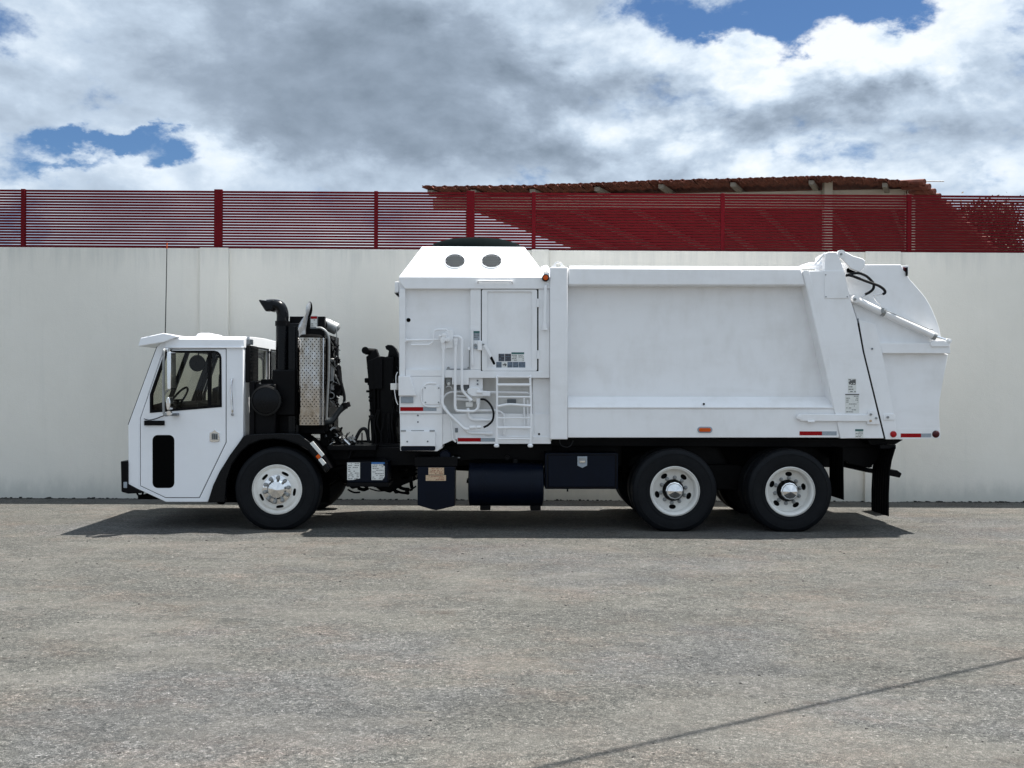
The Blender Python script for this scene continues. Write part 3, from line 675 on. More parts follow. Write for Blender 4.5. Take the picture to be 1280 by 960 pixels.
# mirror assembly
mr = part('mirror_bracket', G().tube(fillet(path(-.22, (206, 436.5, NEAR - .01), (204.6, 437), (204.4, 470), (204.4, 505), (204.8, 517.5), (207.5, 519), (216, 518.6, NEAR - .02)), .03), .015, 8).tube(path(-.22, (204.5, 437.5), (214, 437, NEAR)), .013, 8).tube(path(-.2, (206, 518), (221, 518.5, NEAR)), .013, 8), 'steel', 0)
part('mirror_head', G().pp(rr(208.6, 439.5, 213.6, 487, 2.2), -.30, -.10), 'chrome', .006, mr)
part('mirror_post', G().tube(path(-.2, (211, 436), (211, 441)), .012, 8).tube(path(-.2, (211.5, 486), (206, 492), (204.6, 497)), .009, 8), 'steel', 0, mr)
part('convex_mirror', G().pp(ell(210, 504.5, 2.7, 8.6), -.26, -.12), 'chrome', .01, mr)
part('mirror_clamp', G().lathe([(0, -.02), (.028, -.02), (.028, .03), (0, .03)], at(211.6, 516.5, -.2), 12).lathe([(0, -.02), (.026, -.02), (.026, .03), (0, .03)], at(209, 437.5, -.15), 12), 'chrome', 0, mr)
part('mirror_tail', G().bx(215, 516.6, 221, 519.8, -.06, NEAR), 'grey', .004, mr)
part('whip_antenna', G().tube(path(.05, (206.5, 420), (207, 400), (208.3, 330), (208.7, 303)), [.0065, .006, .0055, .005], 6), 'seat', 0)
part('antenna_tip', G().tube(path(.05, (208.6, 311), (208.75, 303.4)), .007, 6), 'orange', 0)
# bumper
bp = part('bumper', G().pp([(150.6, 576.5), (159.8, 576.5), (159.8, 605), (174, 612.5), (176.5, 616.5), (160, 617.3), (151.5, 615)], .02, 2.38), 'black', .01)
part('bumper_step', G().bx(154.2, 602.5, 158.6, 610, .012, .1), 'ltgrey', .004, bp)
part('tow_hook', G().tube(curve(path(.2, (170, 612), (172.5, 618.5), (177, 619), (178.8, 615.5), (177.5, 612))), .012, 8), 'blackmetal', 0, bp)

# ---- front wing
outer = [(259.5, 628), (266, 607), (274, 590), (287, 569), (304, 546), (312, 543), (350, 541.6), (374, 542.6), (392, 556.5), (403, 572), (412, 586)]
inner = [(407, 591.5), (397, 577), (386, 564.5), (372, 556), (356, 550.5), (342, 549), (326, 550.5), (311, 556.5), (299, 567), (289, 582), (283, 600), (281, 628)]
wing = part('front_wing', G().pp(outer + inner, .0, .10), 'gloss', .008)
g = G(); o_w = xz(outer, .02)
for (a, b_) in zip(o_w[:-1], o_w[1:]): g.quad((a[0], .10, a[1]), (b_[0], .10, b_[1]), (b_[0], .60, b_[1]), (a[0], .60, a[1]), .012)
part('wing_top', g, 'black', 0, wing)
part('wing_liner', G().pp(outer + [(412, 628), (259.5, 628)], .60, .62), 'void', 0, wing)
part('wing_lip', G().tube(path(-.008, *[(p[0], p[1] - 1.2) for p in inner[:-2]]), .010, 6), 'rubber', 0, wing)
rl = part('wing_reflector', G().pp([(387.2, 554.2), (391.4, 551.6), (405.4, 568.5), (402, 571.2)], -.012, .0), 'paper', .002, wing, label='white reflector bar on the rear slope of the wing')
part('wing_reflector', G().pp([(394.4, 570.4), (398.2, 567.6), (401, 571.6), (397.4, 574)], -.012, .0), 'orange', .002, wing, label='small amber patch between the white reflector bars')
part('wing_reflector', G().pp([(397.6, 574.6), (401.4, 572), (407.6, 579), (403.6, 582.4)], -.012, .0), 'paper', .002, wing, label='short white reflector bar at the end of the wing')
part('wing_flap', G().pp([(262, 612), (284, 575), (296, 568), (287, 590), (283, 612), (284, 624), (279, 631), (272, 630)], .12, .16), 'rubber', .004)

# ---- wheels
def tyre_g(cx, y0, cz, s=1, flat=True):
    W = .275
    p = [(.284, .035), (.292, .016), (.302, .008), (.335, .002), (.338, -.003), (.350, -.004), (.353, .0), (.40, -.007), (.45, -.006), (.452, -.010), (.462, -.010), (.465, -.004), (.485, .004), (.503, .014), (.514, .026), (.520, .040)]
    for k in range(4):
        u = .055 + k * .05
        p += [(.521, u), (.521, u + .002), (.509, u + .004), (.509, u + .014), (.521, u + .016), (.5215, u + .03)]
    q = [(a, W - b_) for a, b_ in p[:16]][::-1]
    prof = p + q + [(.27, W - .05), (.27, .05)]
    g = G(); g.lathe(prof, (0, 0, 0), 72, closed=True); vs = []
    for v in g.v:
        z_ = v[2]
        if flat and z_ < -.488: z_ = -.488 - (abs(z_) - .488) * .25
        vs.append((cx + v[0], y0 + v[1] * s, cz + z_))
    g.v = vs; return g
def wheel(cx, dual, ph):
    cz = .4975; c = Vector((cx, 0, cz))
    if dual:
        prof = [(.298, .000), (.306, .004), (.304, .012), (.288, .016), (.275, .020), (.268, .032), (.264, .10), (.261, .128), (.256, .138), (.248, .140)]
        yd, hr, hn, hw, hh = .140, .207, .157, .044, .030
    else:
        prof = [(.298, .000), (.306, .003), (.304, .010), (.290, .012), (.280, .012), (.272, .018), (.262, .030), (.252, .026), (.236, .014)]
        yd, hr, hn, hw, hh = .012, .222, .147, .050, .019
    g = G(); g.lathe(prof, c, 64); g2 = G().lathe([(p[0] - .006, p[1] + .008) for p in prof], c, 64); g.add(g2.v, g2.f)
    outl = [(cx + prof[-1][0] * math.cos(2 * PI * k / 64), cz + prof[-1][0] * math.sin(2 * PI * k / 64)) for k in range(64)]
    hs = []
    for k in range(5):
        a0 = 2 * PI * k / 5 + ph
        hr_ = .213 if not dual else .206
        ca, sa = math.cos(a0), math.sin(a0); h_ = []
        for j in range(14):
            u, v = hw * math.cos(2 * PI * j / 14), hh * math.sin(2 * PI * j / 14)
            if not dual: u = max(-.046, min(.046, u * 1.2))
            h_.append((cx + (hr_ + v) * ca - u * sa, cz + (hr_ + v) * sa + u * ca))
        hs.append(h_)
    g.plate(outl, yd, yd + .012, hs)
    wh = part('wheel', g, 'wheelwhite', 0, smooth=30)
    part('tyre', tyre_g(cx, 0, cz), 'tyre', 0, wh, smooth=28)
    if dual: part('tyre', tyre_g(cx, .33, cz), 'tyre', 0, wh, smooth=28, label='inner tyre of the pair')
    part('brake_drum', G().lathe([(0, yd + .05), (.23, yd + .05), (.24, yd + .07), (.24, yd + .25), (0, yd + .25)], c, 32), 'blackmetal', 0, wh)
    if dual:
        part('hub', G().lathe([(.135, yd - .002), (.125, yd - .04), (.112, yd - .10), (.108, yd - .105)], c, 32), 'blackmetal', 0, wh)
        cp = [(.112, yd - .085), (.108, yd - .105), (.098, yd - .112), (.09, yd - .122), (.0, yd - .165)]
        part('hub_cap', G().lathe(cp, c, 8 if False else 12), 'chrome', 0, wh, smooth=12)
    else:
        cp = [(.182, yd + .001), (.178, yd - .012), (.165, yd - .018), (.12, yd - .03), (.10, yd - .05), (.0, yd - .085)]
        part('hub_cap', G().lathe(cp, c, 20), 'chrome', 0, wh, smooth=16)
    for k in range(10):
        a = 2 * PI * k / 10 + .2; q = c + Vector((hn * math.cos(a), yd, hn * math.sin(a)))
        part('lug_nut', G().lathe([(.029, 0), (.028, -.014), (.024, -.020), (.023, -.056), (.016, -.066), (0, -.069)] if not dual else [(.026, 0), (.024, -.01), (.019, -.012), (.019, -.034), (.011, -.036), (.011, -.058), (0, -.060)], q, 10),
             'steel', 0, wh)
    return wh
def copy_far(wh):
    'the same wheel on the far side, turned round'
    c = wh.copy(); COL.objects.link(c); c.rotation_euler = (0, 0, PI); w_ = WP[wh.name]
    c.location = Vector((w_.x, 2.42 - w_.y, w_.z)) - WP[truck.name]
    for ch in wh.children:
        k = ch.copy(); COL.objects.link(k); k.parent = c
wheels = [wheel(at(346.2, 612, 0).x, False, 1.10), wheel(at(843.8, 612, 0).x, True, .90), wheel(at(988, 612, 0).x, True, 1.49)]
for w_ in wheels: copy_far(w_)
WX = [at(346.2, 612, 0).x, at(843.8, 612, 0).x, at(988, 612, 0).x]

# ---- chassis
X0, X1 = at(300, 600, 0).x, at(1118, 600, 0).x
for yy in (.78, 1.58):
    part('frame_rail', G().wb(X0, X1, yy, yy + .08, .74, 1.02), 'black', .006)
xb0, xb1 = at(500, 560, .5).x, at(1100, 560, .5).x
part('subframe', G().wb(xb0, xb1, .45, 1.95, 1.02, 1.125), 'black', .006)
for k in range(9):
    X = X0 + .5 + k * .95; part('cross_member', G().wb(X, X + .08, .86, 1.58, .78, .96), 'blackmetal', .004)
for X in WX:
    part('axle', G().tube([(X, .32, .50), (X, 2.1, .50)], .075 if X > 0 else .055, 12), 'blackmetal', 0)
for X in WX[1:]:
    part('differential', G().lathe([(0, -.24), (.12, -.22), (.2, -.12), (.22, 0), (.2, .12), (.12, .22), (0, .24)], (X, 1.22, .53), 20), 'blackmetal', 0)
    part('torque_rod', G().tube([(X, 1.2, .72), (X - .5, 1.2, .8)], .03, 8), 'blackmetal', 0)
for yy in (.68, 1.72):
    Xm = (WX[1] + WX[2]) / 2
    part('spring_beam', G().plate([(WX[1] - .1, .50), (WX[1] + .05, .40), (Xm, .46), (WX[2] - .05, .40), (WX[2] + .1, .50), (WX[2], .60), (Xm + .2, .78), (Xm - .2, .78), (WX[1], .60)], yy - .05, yy + .05), 'blackmetal', .01)
    part('leaf_spring', G().plate([(WX[0] - .6, .72), (WX[0], .60), (WX[0] + .75, .74), (WX[0] + .75, .70), (WX[0], .55), (WX[0] - .6, .68)], yy + .1, yy + .18), 'blackmetal', .004)
part('drive_shaft', G().tube([(WX[0] + 1.7, 1.2, .72), (WX[1], 1.2, .56)], .055, 10).tube([(WX[1], 1.2, .56), (WX[2], 1.2, .56)], .05, 10), 'blackmetal', 0)
for k, (X, yy) in enumerate(((WX[1] - .75, 1.95), (WX[1] - 1.6, 1.95))):
    part('air_tank', G().lathe([(0, -.32), (.10, -.31), (.13, -.27), (.13, .27), (.10, .31), (0, .32)], (X, yy, .80), 20, 'X'), 'black', 0)
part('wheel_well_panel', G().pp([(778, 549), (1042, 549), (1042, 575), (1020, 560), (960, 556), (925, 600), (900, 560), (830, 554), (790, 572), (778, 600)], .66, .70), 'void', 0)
part('gearbox', G().plate(xz([(452, 556), (520, 556), (520, 600), (504, 606), (488, 616), (474, 612), (458, 600)], 1.0), .95, 1.45), 'blackmetal', .02)
part('oil_pan', G().plate(xz([(404, 556), (455, 556), (455, 606), (440, 612), (428, 600), (418, 606), (404, 600)], .9), .9, 1.5), 'blackmetal', .02)
rnd = random.Random(11)
for i in range(80):
    x_, y_, Y_ = rnd.uniform(402, 520), rnd.uniform(575, 612), rnd.uniform(.5, 1.9); a = at(x_, y_, Y_); b_ = at(x_ + rnd.uniform(-22, 22), y_ + rnd.uniform(-10, 9), Y_ + rnd.uniform(-.2, .2))
    part('underbody_pipe', G().tube(curve([a, a.lerp(b_, .5) + Vector((0, 0, -.02)), b_], 4), rnd.uniform(.008, .03), 6), 'blackmetal', 0)
for i in range(12):
    x_, y_, Y_ = rnd.uniform(410, 520), rnd.uniform(560, 600), rnd.uniform(.6, 1.9)
    part('bracket', G().bx(x_, y_, x_ + rnd.uniform(4, 12), y_ + rnd.uniform(4, 12), Y_, Y_ + .05), 'blackmetal', .004)
part('front_deck', G().bx(404, 556.5, 500, 575, .62, .78), 'black', .006)
part('front_deck_rail', G().bx(409, 557, 470, 563, .30, .62), 'black', .006)
part('hopper_floor_frame', G().pp([(470, 560), (690, 552), (690, 576), (600, 574), (520, 582), (470, 582)], .5, .78), 'black', .006)

# battery box with its two labels
bb = part('battery_box', G().pp([(434, 577.5), (484.5, 577.5), (484.5, 603), (434, 603)], .10, .60), 'navy', .008)
part('battery_lid', G().quad(at(434, 577.8, .10), at(485, 577.8, .10), at(481, 571.5, .5), at(438, 571.5, .5), .012), 'black', 0, bb)
part('battery_tray', G().bx(433, 603.5, 485.5, 608.5, .06, .6), 'black', .004, bb)
def lines(pix, Y, rows, fill=.62, th=.002, seed=0, x0=0, hgt=.35):
    'rows of short printed strokes on a label'
    rnd = random.Random(seed); (xa, ya, xb, yb) = pix; g = G(); rh = (yb - ya) / rows
    for r in range(rows):
        u = xa + (xb - xa) * .07
        while u < xb - (xb - xa) * .1:
            wl = min(rnd.uniform(.8, 3.2), xb - (xb - xa) * .07 - u)
            if rnd.random() < fill: g.bx(u, ya + r * rh + rh * (.5 - hgt / 2), u + wl, ya + r * rh + rh * (.5 + hgt / 2), Y - th, Y)
            u += wl + .5
    return g
def label(pix, Y, rows, parent=None, mat='paper', pmat='print', head=None, hf=.16, seed=1, poly=None, text='warning_label', fill=.62):
    xa, ya, xb, yb = pix; parent = parent or truck
    l = part(text, G().pp(poly, Y - .002, Y) if poly else G().bx(xa, ya, xb, yb, Y - .002, Y), mat, 0, parent, smooth=0)
    hy = ya
    if head:
        hy = ya + (yb - ya) * hf; part('label_header', G().bx(xa, ya, xb, hy, Y - .0035, Y - .0021), head, 0, l, smooth=0)
    part('lettering', lines((xa, hy + .2, xb, yb - .4), Y - .0021, rows, seed=seed, fill=fill, th=.001), pmat, 0, l, smooth=0)
    return l
label((434, 578.2, 450, 600), .10, 9, bb, poly=[(434, 578.2), (450, 578.2), (450, 598), (441, 600), (434, 600)], seed=2)
label((464.3, 577.8, 480.8, 600), .10, 9, bb, head='blue', hf=.10, poly=[(464.3, 577.8), (479, 577.8), (479, 582), (480.8, 582.5), (480.8, 596), (478, 600), (464.3, 600)], seed=3)

# ---- engine bay
g = G()
bend = curve(path(.32, (334, 382), (343, 381.5), (350, 384), (353.2, 392), (353.2, 402)), 6)
part('air_intake_elbow', G().tube(bend, [.075] * (len(bend)), 20), 'gloss', 0)
part('intake_mouth', G().pp([(322.3, 374.3), (336, 376), (342, 374), (342, 390), (336, 388.5), (331.5, 389.6)], .245, .395), 'gloss', .02)
part('intake_clamp', G().lathe([(.080, -.03), (.092, -.03), (.092, .03), (.080, .03)], at(353.2, 404.5, .32), 24, 'Z'), 'black', 0)
part('intake_pipe', G().tube(path(.32, (353.2, 404), (352.2, 475)), .080, 24), 'gloss', 0)
part('bracket_and_shade_box', G().bx(311.5, 476.5, 318, 545, .10, .36), 'black', .01)  # black box added over the sunlit gap, stands in for shaded cab rear wall
dc = at(332, 500.7, .04)
ac = part('air_cleaner', G().lathe([(0, 0), (.15, .0), (.165, .006), (.172, .02), (.182, .022), (.182, .045), (.172, .05), (.172, .50), (0, .52)], dc, 48), 'gloss', 0, smooth=30)
part('air_cleaner_ring', G().lathe([(.163, -.004), (.186, .006), (.188, .02), (.184, .032)], dc, 48), 'seat', 0, ac)
part('bracket_and_shade_box', G().bx(326, 474, 374, 543, .36, .60), 'black', .01)
part('bracket_and_shade_box', G().bx(315.5, 480, 345, 546, .14, .40), 'black', .02)
part('intake_housing', G().bx(340, 462, 370, 520, .22, .36), 'black', .02)
part('radiator_frame', G().bx(360, 404, 373.5, 542, .30, .40), 'gloss', .006)
part('radiator_frame', G().bx(362, 395.5, 406, 542, .42, .50), 'black', .006)
part('radiator_guard', G().bx(366, 408, 369, 540, .27, .30), 'gloss', .004)
part('radiator_core', G().wb(at(360, 500, .5).x, at(400, 500, .5).x, .55, 2.0, 1.15, 2.45), 'blackmetal', .01)
mc = at(388.6, 476, .22)
zt_, zb_ = at(388.6, 421.7, .04).z, at(388.6, 531.8, .04).z
ms_ = part('muffler_heat_shield', G().lathe([(.165, zb_ - mc.z), (.176, zb_ - mc.z + .003), (.176, zt_ - mc.z - .003), (.168, zt_ - mc.z), (.165, zt_ - mc.z)], mc, 56, 'Z'), 'shield', 0, smooth=40)
part('muffler_body', G().lathe([(0, zb_ - mc.z - .05), (.14, zb_ - mc.z - .04), (.15, zb_ - mc.z), (.15, zt_ - mc.z + .01), (.12, zt_ - mc.z + .04), (0, zt_ - mc.z + .05)], mc, 32, 'Z'), 'void', 0, ms_)
g = G(); row = 0; zz = zb_ + .025
while zz < zt_ - .02:
    if not (zb_ + .125 < zz < zb_ + .215):
        for k in range(22):
            a = 2 * PI * (k + .5 * (row % 2)) / 22
            c_ = Vector((math.cos(a), math.sin(a), 0)); tg_ = Vector((-c_.y, c_.x, 0)); q = mc + c_ * .1768; q.z = zz
            ri = [q + tg_ * .0068 * math.cos(2 * PI * j / 8) + Vector((0, 0, .0082 * math.sin(2 * PI * j / 8))) for j in range(8)]
            g.add(ri + [r_ - c_ * .003 for r_ in ri], [tuple(range(8))] + [(j, (j + 1) % 8, (j + 1) % 8 + 8, j + 8) for j in range(8)])
    zz += .0295; row += 1
o = part('perforations', g, 'void', 0, ms_, smooth=0); o['kind'] = 'stuff'
part('heat_shield_seam', G().tube([Vector((mc.x + .165, mc.y - .066, zb_)), Vector((mc.x + .165, mc.y - .066, zt_))], .006, 6), 'chrome', 0, ms_)
def loft(secs, seg=24):
    g = G(); vs = []
    for c, a, b_ in secs:
        c, a, b_ = Vector(c), Vector(a), Vector(b_)
        for k in range(seg): q = 2 * PI * k / seg; vs.append(c + a * math.cos(q) + b_ * math.sin(q))
    fs = []
    for i in range(len(secs) - 1):
        for k in range(seg): fs.append((i * seg + k, i * seg + (k + 1) % seg, (i + 1) * seg + (k + 1) % seg, (i + 1) * seg + k))
    return g.add(vs, fs)
EY = .22
exs = [(at(377.8, 426, EY), (.046, 0, 0), (0, .046, 0)), (at(377.6, 414, EY), (.046, 0, 0), (0, .046, 0)), (at(377.2, 411.6, EY), (.052, 0, .008), (0, .050, 0)),
       (at(378, 406, EY), (.054, 0, .024), (0, .052, 0)), (at(379.8, 400, EY), (.052, 0, .036), (0, .052, 0)), (at(382, 395, EY), (.047, 0, .052), (0, .052, 0)),
       (at(384.4, 391, EY), (.036, 0, .074), (0, .053, 0)), (at(386.4, 387.2, EY), (.010, .0, .104), (.032, .050, 0))]
es = part('exhaust_stack', loft(exs), 'exhaust', 0, smooth=50)
c0_, a0_, b0_ = exs[-1]; n0_ = Vector(b0_).cross(Vector(a0_)).normalized(); n0_ = n0_ if n0_.x > 0 else -n0_
part('exhaust_mouth', loft([(c0_ + n0_ * .002, Vector(a0_) * .97, Vector(b0_) * .97), (c0_ + n0_ * .001, (0, 0, .001), (.001, 0, 0))]), 'void', 0, es)
eb = part('coolant_tank', G().bx(384, 409.5, 404, 422, .40, .62), 'black', .01)
label((388.4, 395.5, 396.2, 409), .395, 4, eb, head='red', hf=.22, seed=6, text='engine_label')
part('label_backing', G().bx(387.6, 395, 397, 411, .396, .42), 'grey', .002)
part('alternator', G().lathe([(0, -.05), (.055, -.05), (.065, -.03), (.065, .06), (0, .08)], at(402.5, 405.5, .6), 24), 'blackmetal', 0)
part('starter_motor', G().tube(path(.7, (404, 403), (408.5, 405.5), (421, 411.5), (422.6, 412.6)), [.06, .078, .078, .05], 20), 'alu', 0)
part('motor_cap', G().pp([(411, 400.8), (417.2, 401.3), (416.5, 405), (414.5, 405)], .66, .74), 'black', .004)
part('chrome_pipe', G().tube(curve(path(.36, (395.5, 410), (401, 410.2), (407, 414), (410.5, 421), (411.2, 432), (410.6, 470), (409, 500), (408, 524))), .016, 8), 'steel', 0)
part('engine_bracket', G().bx(404.5, 422, 411, 540, .44, .56), 'black', .01)
part('engine_bracket', G().pp([(411, 424), (414, 430), (416, 440), (418, 450), (425, 458), (428, 495), (412, 492)], .60, .70, [rr(412.5, 449, 417.2, 488, 1.5)]), 'blackmetal', .008)
part('fuel_filter', G().bx(412.4, 448, 417.4, 488, .55, .64), 'alu', .01)
part('engine_hose', G().tube(curve(path(.55, (414, 423), (420.5, 433), (420.6, 448), (424, 470), (427.5, 482), (430.5, 496), (429.6, 506))), .018, 8), 'hose', 0)
part('engine_hose', G().tube(curve(path(.62, (420.5, 410), (421, 425), (419.8, 440), (424, 455))), .006, 6), 'steel', 0)
part('engine_hose', G().tube(curve(path(.58, (422, 462), (425.5, 480), (423.5, 494), (418, 500), (412, 500))), .014, 8), 'hose', 0)
part('turbo_housing', G().lathe([(.02, -.03), (.05, -.04), (.066, 0), (.05, .05), (0, .06)], at(414.5, 494.5, .55), 20), 'blackmetal', 0)
part('turbo_clamp', G().lathe([(.032, -.045), (.04, -.05), (.046, -.045), (.04, -.04)], at(414.5, 494.5, .55), 20), 'steel', 0)
dp = curve(path(.45, (400, 528), (408, 527), (416, 524.5), (424, 514), (431, 507), (434, 506)), 5)
part('turbo_duct', G().tube(dp, [.042 + .008 * math.sin(i * .35) for i in range(len(dp))], 16), 'greyhose', 0)
part('duct_clamp', G().tube([at(431.5, 503.5, .45), at(433.4, 509.5, .45)], .056, 14), 'black', 0)
part('engine_block', G().pp([(400, 534), (412, 532), (421, 536), (425, 545), (427, 558), (400, 558)], .55, .85), 'blackmetal', .01)
for i in range(60):
    x_, y_ = rnd.uniform(404, 440), rnd.uniform(520, 556)
    if y_ < 558 - (446 - x_) * 1.0: y_ = 556 - rnd.random() * 10
    a = at(x_, y_, .5); b_ = at(x_ + rnd.uniform(-9, 9), y_ + rnd.uniform(-6, 6), .46)
    part('engine_fitting', G().tube(curve([a, a.lerp(b_, .5) + Vector((0, 0, .015)), b_], 3), rnd.uniform(.004, .014), 6), rnd.choice(['blackmetal', 'blackmetal', 'hose', 'steel']), 0)
for i in range(36):
    y_ = rnd.uniform(424, 505); a = at(rnd.uniform(409, 424), y_, .52); b_ = at(rnd.uniform(409, 426), y_ + rnd.uniform(4, 14), .56)
    part('engine_fitting', G().tube([a, b_], rnd.uniform(.004, .011), 6), rnd.choice(['blackmetal', 'hose', 'steel']), 0)
part('chrome_fitting', G().tube(path(.4, (430.2, 549.5), (437, 556)), .02, 10), 'chrome', 0)
part('tie_strap', G().tube(curve(path(.5, (424, 543), (431, 545), (435, 543), (437, 540))), .006, 6), 'black', 0)
part('looped_hose', G().tube(curve(path(.5, (436, 572), (440, 560), (446, 546), (451, 537.5), (456, 536), (459, 541), (461, 552))), .022, 10), 'hose', 0)
part('looped_hose', G().tube(curve(path(.7, (452.5, 541), (452.5, 556))), .009, 6), 'hose', 0)
part('looped_hose', G().tube(curve(path(.7, (446, 556), (449, 553), (457, 556))), .009, 6), 'hose', 0)
part('looped_hose', G().tube(curve(path(.6, (461, 548), (461, 530), (463.5, 521), (467, 520))), .012, 8), 'hose', 0)

# ---- lifting arm, folded up in front of the hopper
arm = part('lift_arm', G().pp([(457.5, 446), (470, 435.6), (473.5, 445.2), (480, 445.6), (485, 447), (491, 446), (491, 560), (464.5, 560), (461, 487), (459.8, 470)], .95, 1.10), 'black', .01)
part('arm_plate', G().pp([(459, 452), (472, 446), (478, 446), (478, 486), (461, 487)], .88, .94), 'black', .006, arm)
part('arm_plate', G().pp([(482, 446), (494, 443), (498.5, 447), (499, 466), (494.6, 474), (496, 560), (478, 560), (478, 470)], 1.12, 1.6), 'blackmetal', .01, arm)
part('arm_pivot', G().tube([at(456.6, 438, .88), at(456.6, 438, 1.25)], .048, 16).tube([at(456.8, 439, 1.0), at(469, 440, 1.0)], .045, 12), 'blackmetal', 0, arm)
part('arm_stop', G().bx(455.6, 472.5, 463, 478.6, .95, 1.1), 'blackmetal', .012, arm)
part('gripper_claw', G().pp([(481.4, 433), (484.5, 431), (489.5, 431.2), (494, 435.5), (497.5, 443), (498.2, 452), (494.4, 452), (494, 446), (491.6, 442), (490.6, 448), (484.5, 447), (486, 438.5), (482.6, 436.6)], 1.12, 1.35, [[(492.2, 446.5), (493.8, 443), (494.6, 449.6), (492.4, 449.6)]]), 'black', .008, arm)
for k in range(5):
    part('arm_ram', G().tube(path(.9 + .04 * k, (467 + 5.2 * k, 452 + 3 * (k % 2)), (468.4 + 5 * k, 556)), .022 + .006 * (k % 2), 10), 'blackmetal' if k != 2 else 'rubber', 0, arm)
for k in range(7):
    x_ = 465 + 4.5 * k
    part('arm_hose', G().tube(curve(path(.84, (x_, 560), (x_ + rnd.uniform(-3, 3), 545), (x_ + rnd.uniform(-3, 3), 530), (x_ + rnd.uniform(-2, 4), 512 + rnd.uniform(-6, 6)))), .012, 8), 'hose', 0, arm)
for k in range(9):
    x_ = 490 + rnd.uniform(-4, 7); y_ = rnd.uniform(450, 520)
    part('arm_hose', G().tube(curve(path(1.05, (x_, y_), (x_ + rnd.uniform(-4, 5), y_ + 12), (x_ + rnd.uniform(-4, 5), y_ + 26), (x_ + rnd.uniform(-3, 3), y_ + 44))), rnd.uniform(.008, .016), 6), 'hose', 0, arm)
for k in range(8):
    x_, y_ = rnd.uniform(459, 464), rnd.uniform(450, 545)
    part('arm_bolt', G().tube(path(.93, (x_ - rnd.uniform(1, 3.5), y_), (x_ + 3, y_ + rnd.uniform(-1, 1))), rnd.uniform(.01, .02), 8), 'blackmetal', 0, arm)
part('work_lamp', G().bx(488, 479.2, 495.8, 487.4, .06, .30), 'wheelwhite', .006)
part('lamp_cable', G().tube(curve(path(.05, (495, 480), (495, 470), (497, 465))), .005, 6).tube(curve(path(.05, (493, 487), (495, 500), (497.5, 506))), .006, 6), 'white', 0)

# ---- hopper
HB = .085
part('hopper_shell', G().pp([(499, 347), (688, 347), (688, 472), (499, 472)], HB, 2.38), 'white', .004)
part('hopper_shell', G().pp([(552, 470), (690, 470), (690, 551), (559, 551), (552, 556)], .30, 2.30), 'recesswhite', .004, label='recessed lower part behind the pipes and ladder')
part('hopper_front_block', G().pp([(499.4, 471), (553, 471), (553, 560), (546.6, 564), (500.2, 563)], .05, 2.30), 'white', .004)
part('top_band', G().pp([(498.4, 346.4), (688, 346.4), (688, 361), (506, 361), (500, 353)], .0, HB), 'white', .006)
part('corner_post', G().bx(499.4, 361.3, 506.6, 470, .015, HB), 'white', .005)
part('middle_post', G().bx(588, 361.3, 601.0, 462, .02, HB), 'white', .004)
part('rear_post', G().bx(673.2, 361.3, 687, 470, .015, HB), 'white', .004)
part('lower_band', G().pp([(506.9, 462), (552.5, 462), (552.5, 470.3), (506.9, 470.3)], .02, HB), 'white', .004)
part('lower_band', G().pp([(556, 462.2), (601, 462.2), (601, 463.8), (687, 464), (687, 472.5), (586, 472.5), (586, 481), (565, 481), (565, 472), (556, 472)], .01, .30), 'white', .004)
part('door_gap', G().bx(601.0, 361.2, 673.2, 464.4, .055, HB), 'void', 0)
dd = part('hopper_door', G().pp(rr(602.3, 361.8, 671.4, 463.6, 2), .018, .05, [rr(609, 364.5, 665, 460.4, 1.5)]), 'white', .004)
part('door_panel', G().bx(608, 363.5, 666, 461, .040, .054), 'white', 0, dd)
for y_ in (373.4, 438): part('hinge', G().tube(path(.005, (672.6, y_), (672.6, y_ + 10.5)), .016, 10), 'white', 0, dd)
hl = part('door_lever', G().pp([(604, 431.5), (607.5, 430.5), (615.6, 445), (612.5, 447)], -.03, -.012), 'white', .004, dd)
part('lever_grip', G().pp([(612.2, 447.4), (615, 445.4), (619, 453.8), (618.8, 455.4), (616.8, 456)], -.036, -.008), 'rubber', .004, hl)
part('latch_block', G().bx(597, 426, 602.4, 438, -.04, .018), 'white', .006, hl)
part('latch_pin', G().tube(path(-.02, (600, 430.5), (605.5, 430.8)), .012, 8), 'steel', 0, hl)
# label grid on the door: words are too small to read in the photo
for (a, b_, c_, d, mt, pm, sd) in ((623.2, 442.2, 630.6, 451.6, 'darklabel', 'slate', 1), (631.2, 442.2, 638.8, 451.6, 'darklabel', 'slate', 2), (639.3, 443, 647, 451.6, 'paper', 'print', 3), (647.6, 443, 655.2, 451.6, 'paper', 'print', 4),
                                   (620.3, 452.4, 627, 459.4, 'slate', 'print', 5), (634.3, 452.4, 640.8, 459.4, 'slate', 'darklabel', 6), (641.2, 452.4, 648, 459.4, 'slate', 'darklabel', 7), (648.4, 452.4, 656.6, 459.4, 'slate', 'darklabel', 8)):
    label((a, b_, c_, d), .0395, 4, dd, mt, pm, seed=sd, text='instruction_label')
ar = part('arrow_label', G().bx(627.3, 452.4, 634, 459.4, .0375, .0395), 'paper', 0, dd)
part('arrow', G().pp([(628.2, 455.4), (630.8, 455), (630.4, 453.2), (633.4, 455.8), (631.2, 458.6), (631, 456.6), (628.6, 456.8)], .0365, .0374), 'print', 0, ar)
part('label_header', G().bx(639.3, 440.4, 655.2, 442.7, .0375, .0395), 'green', 0, dd)
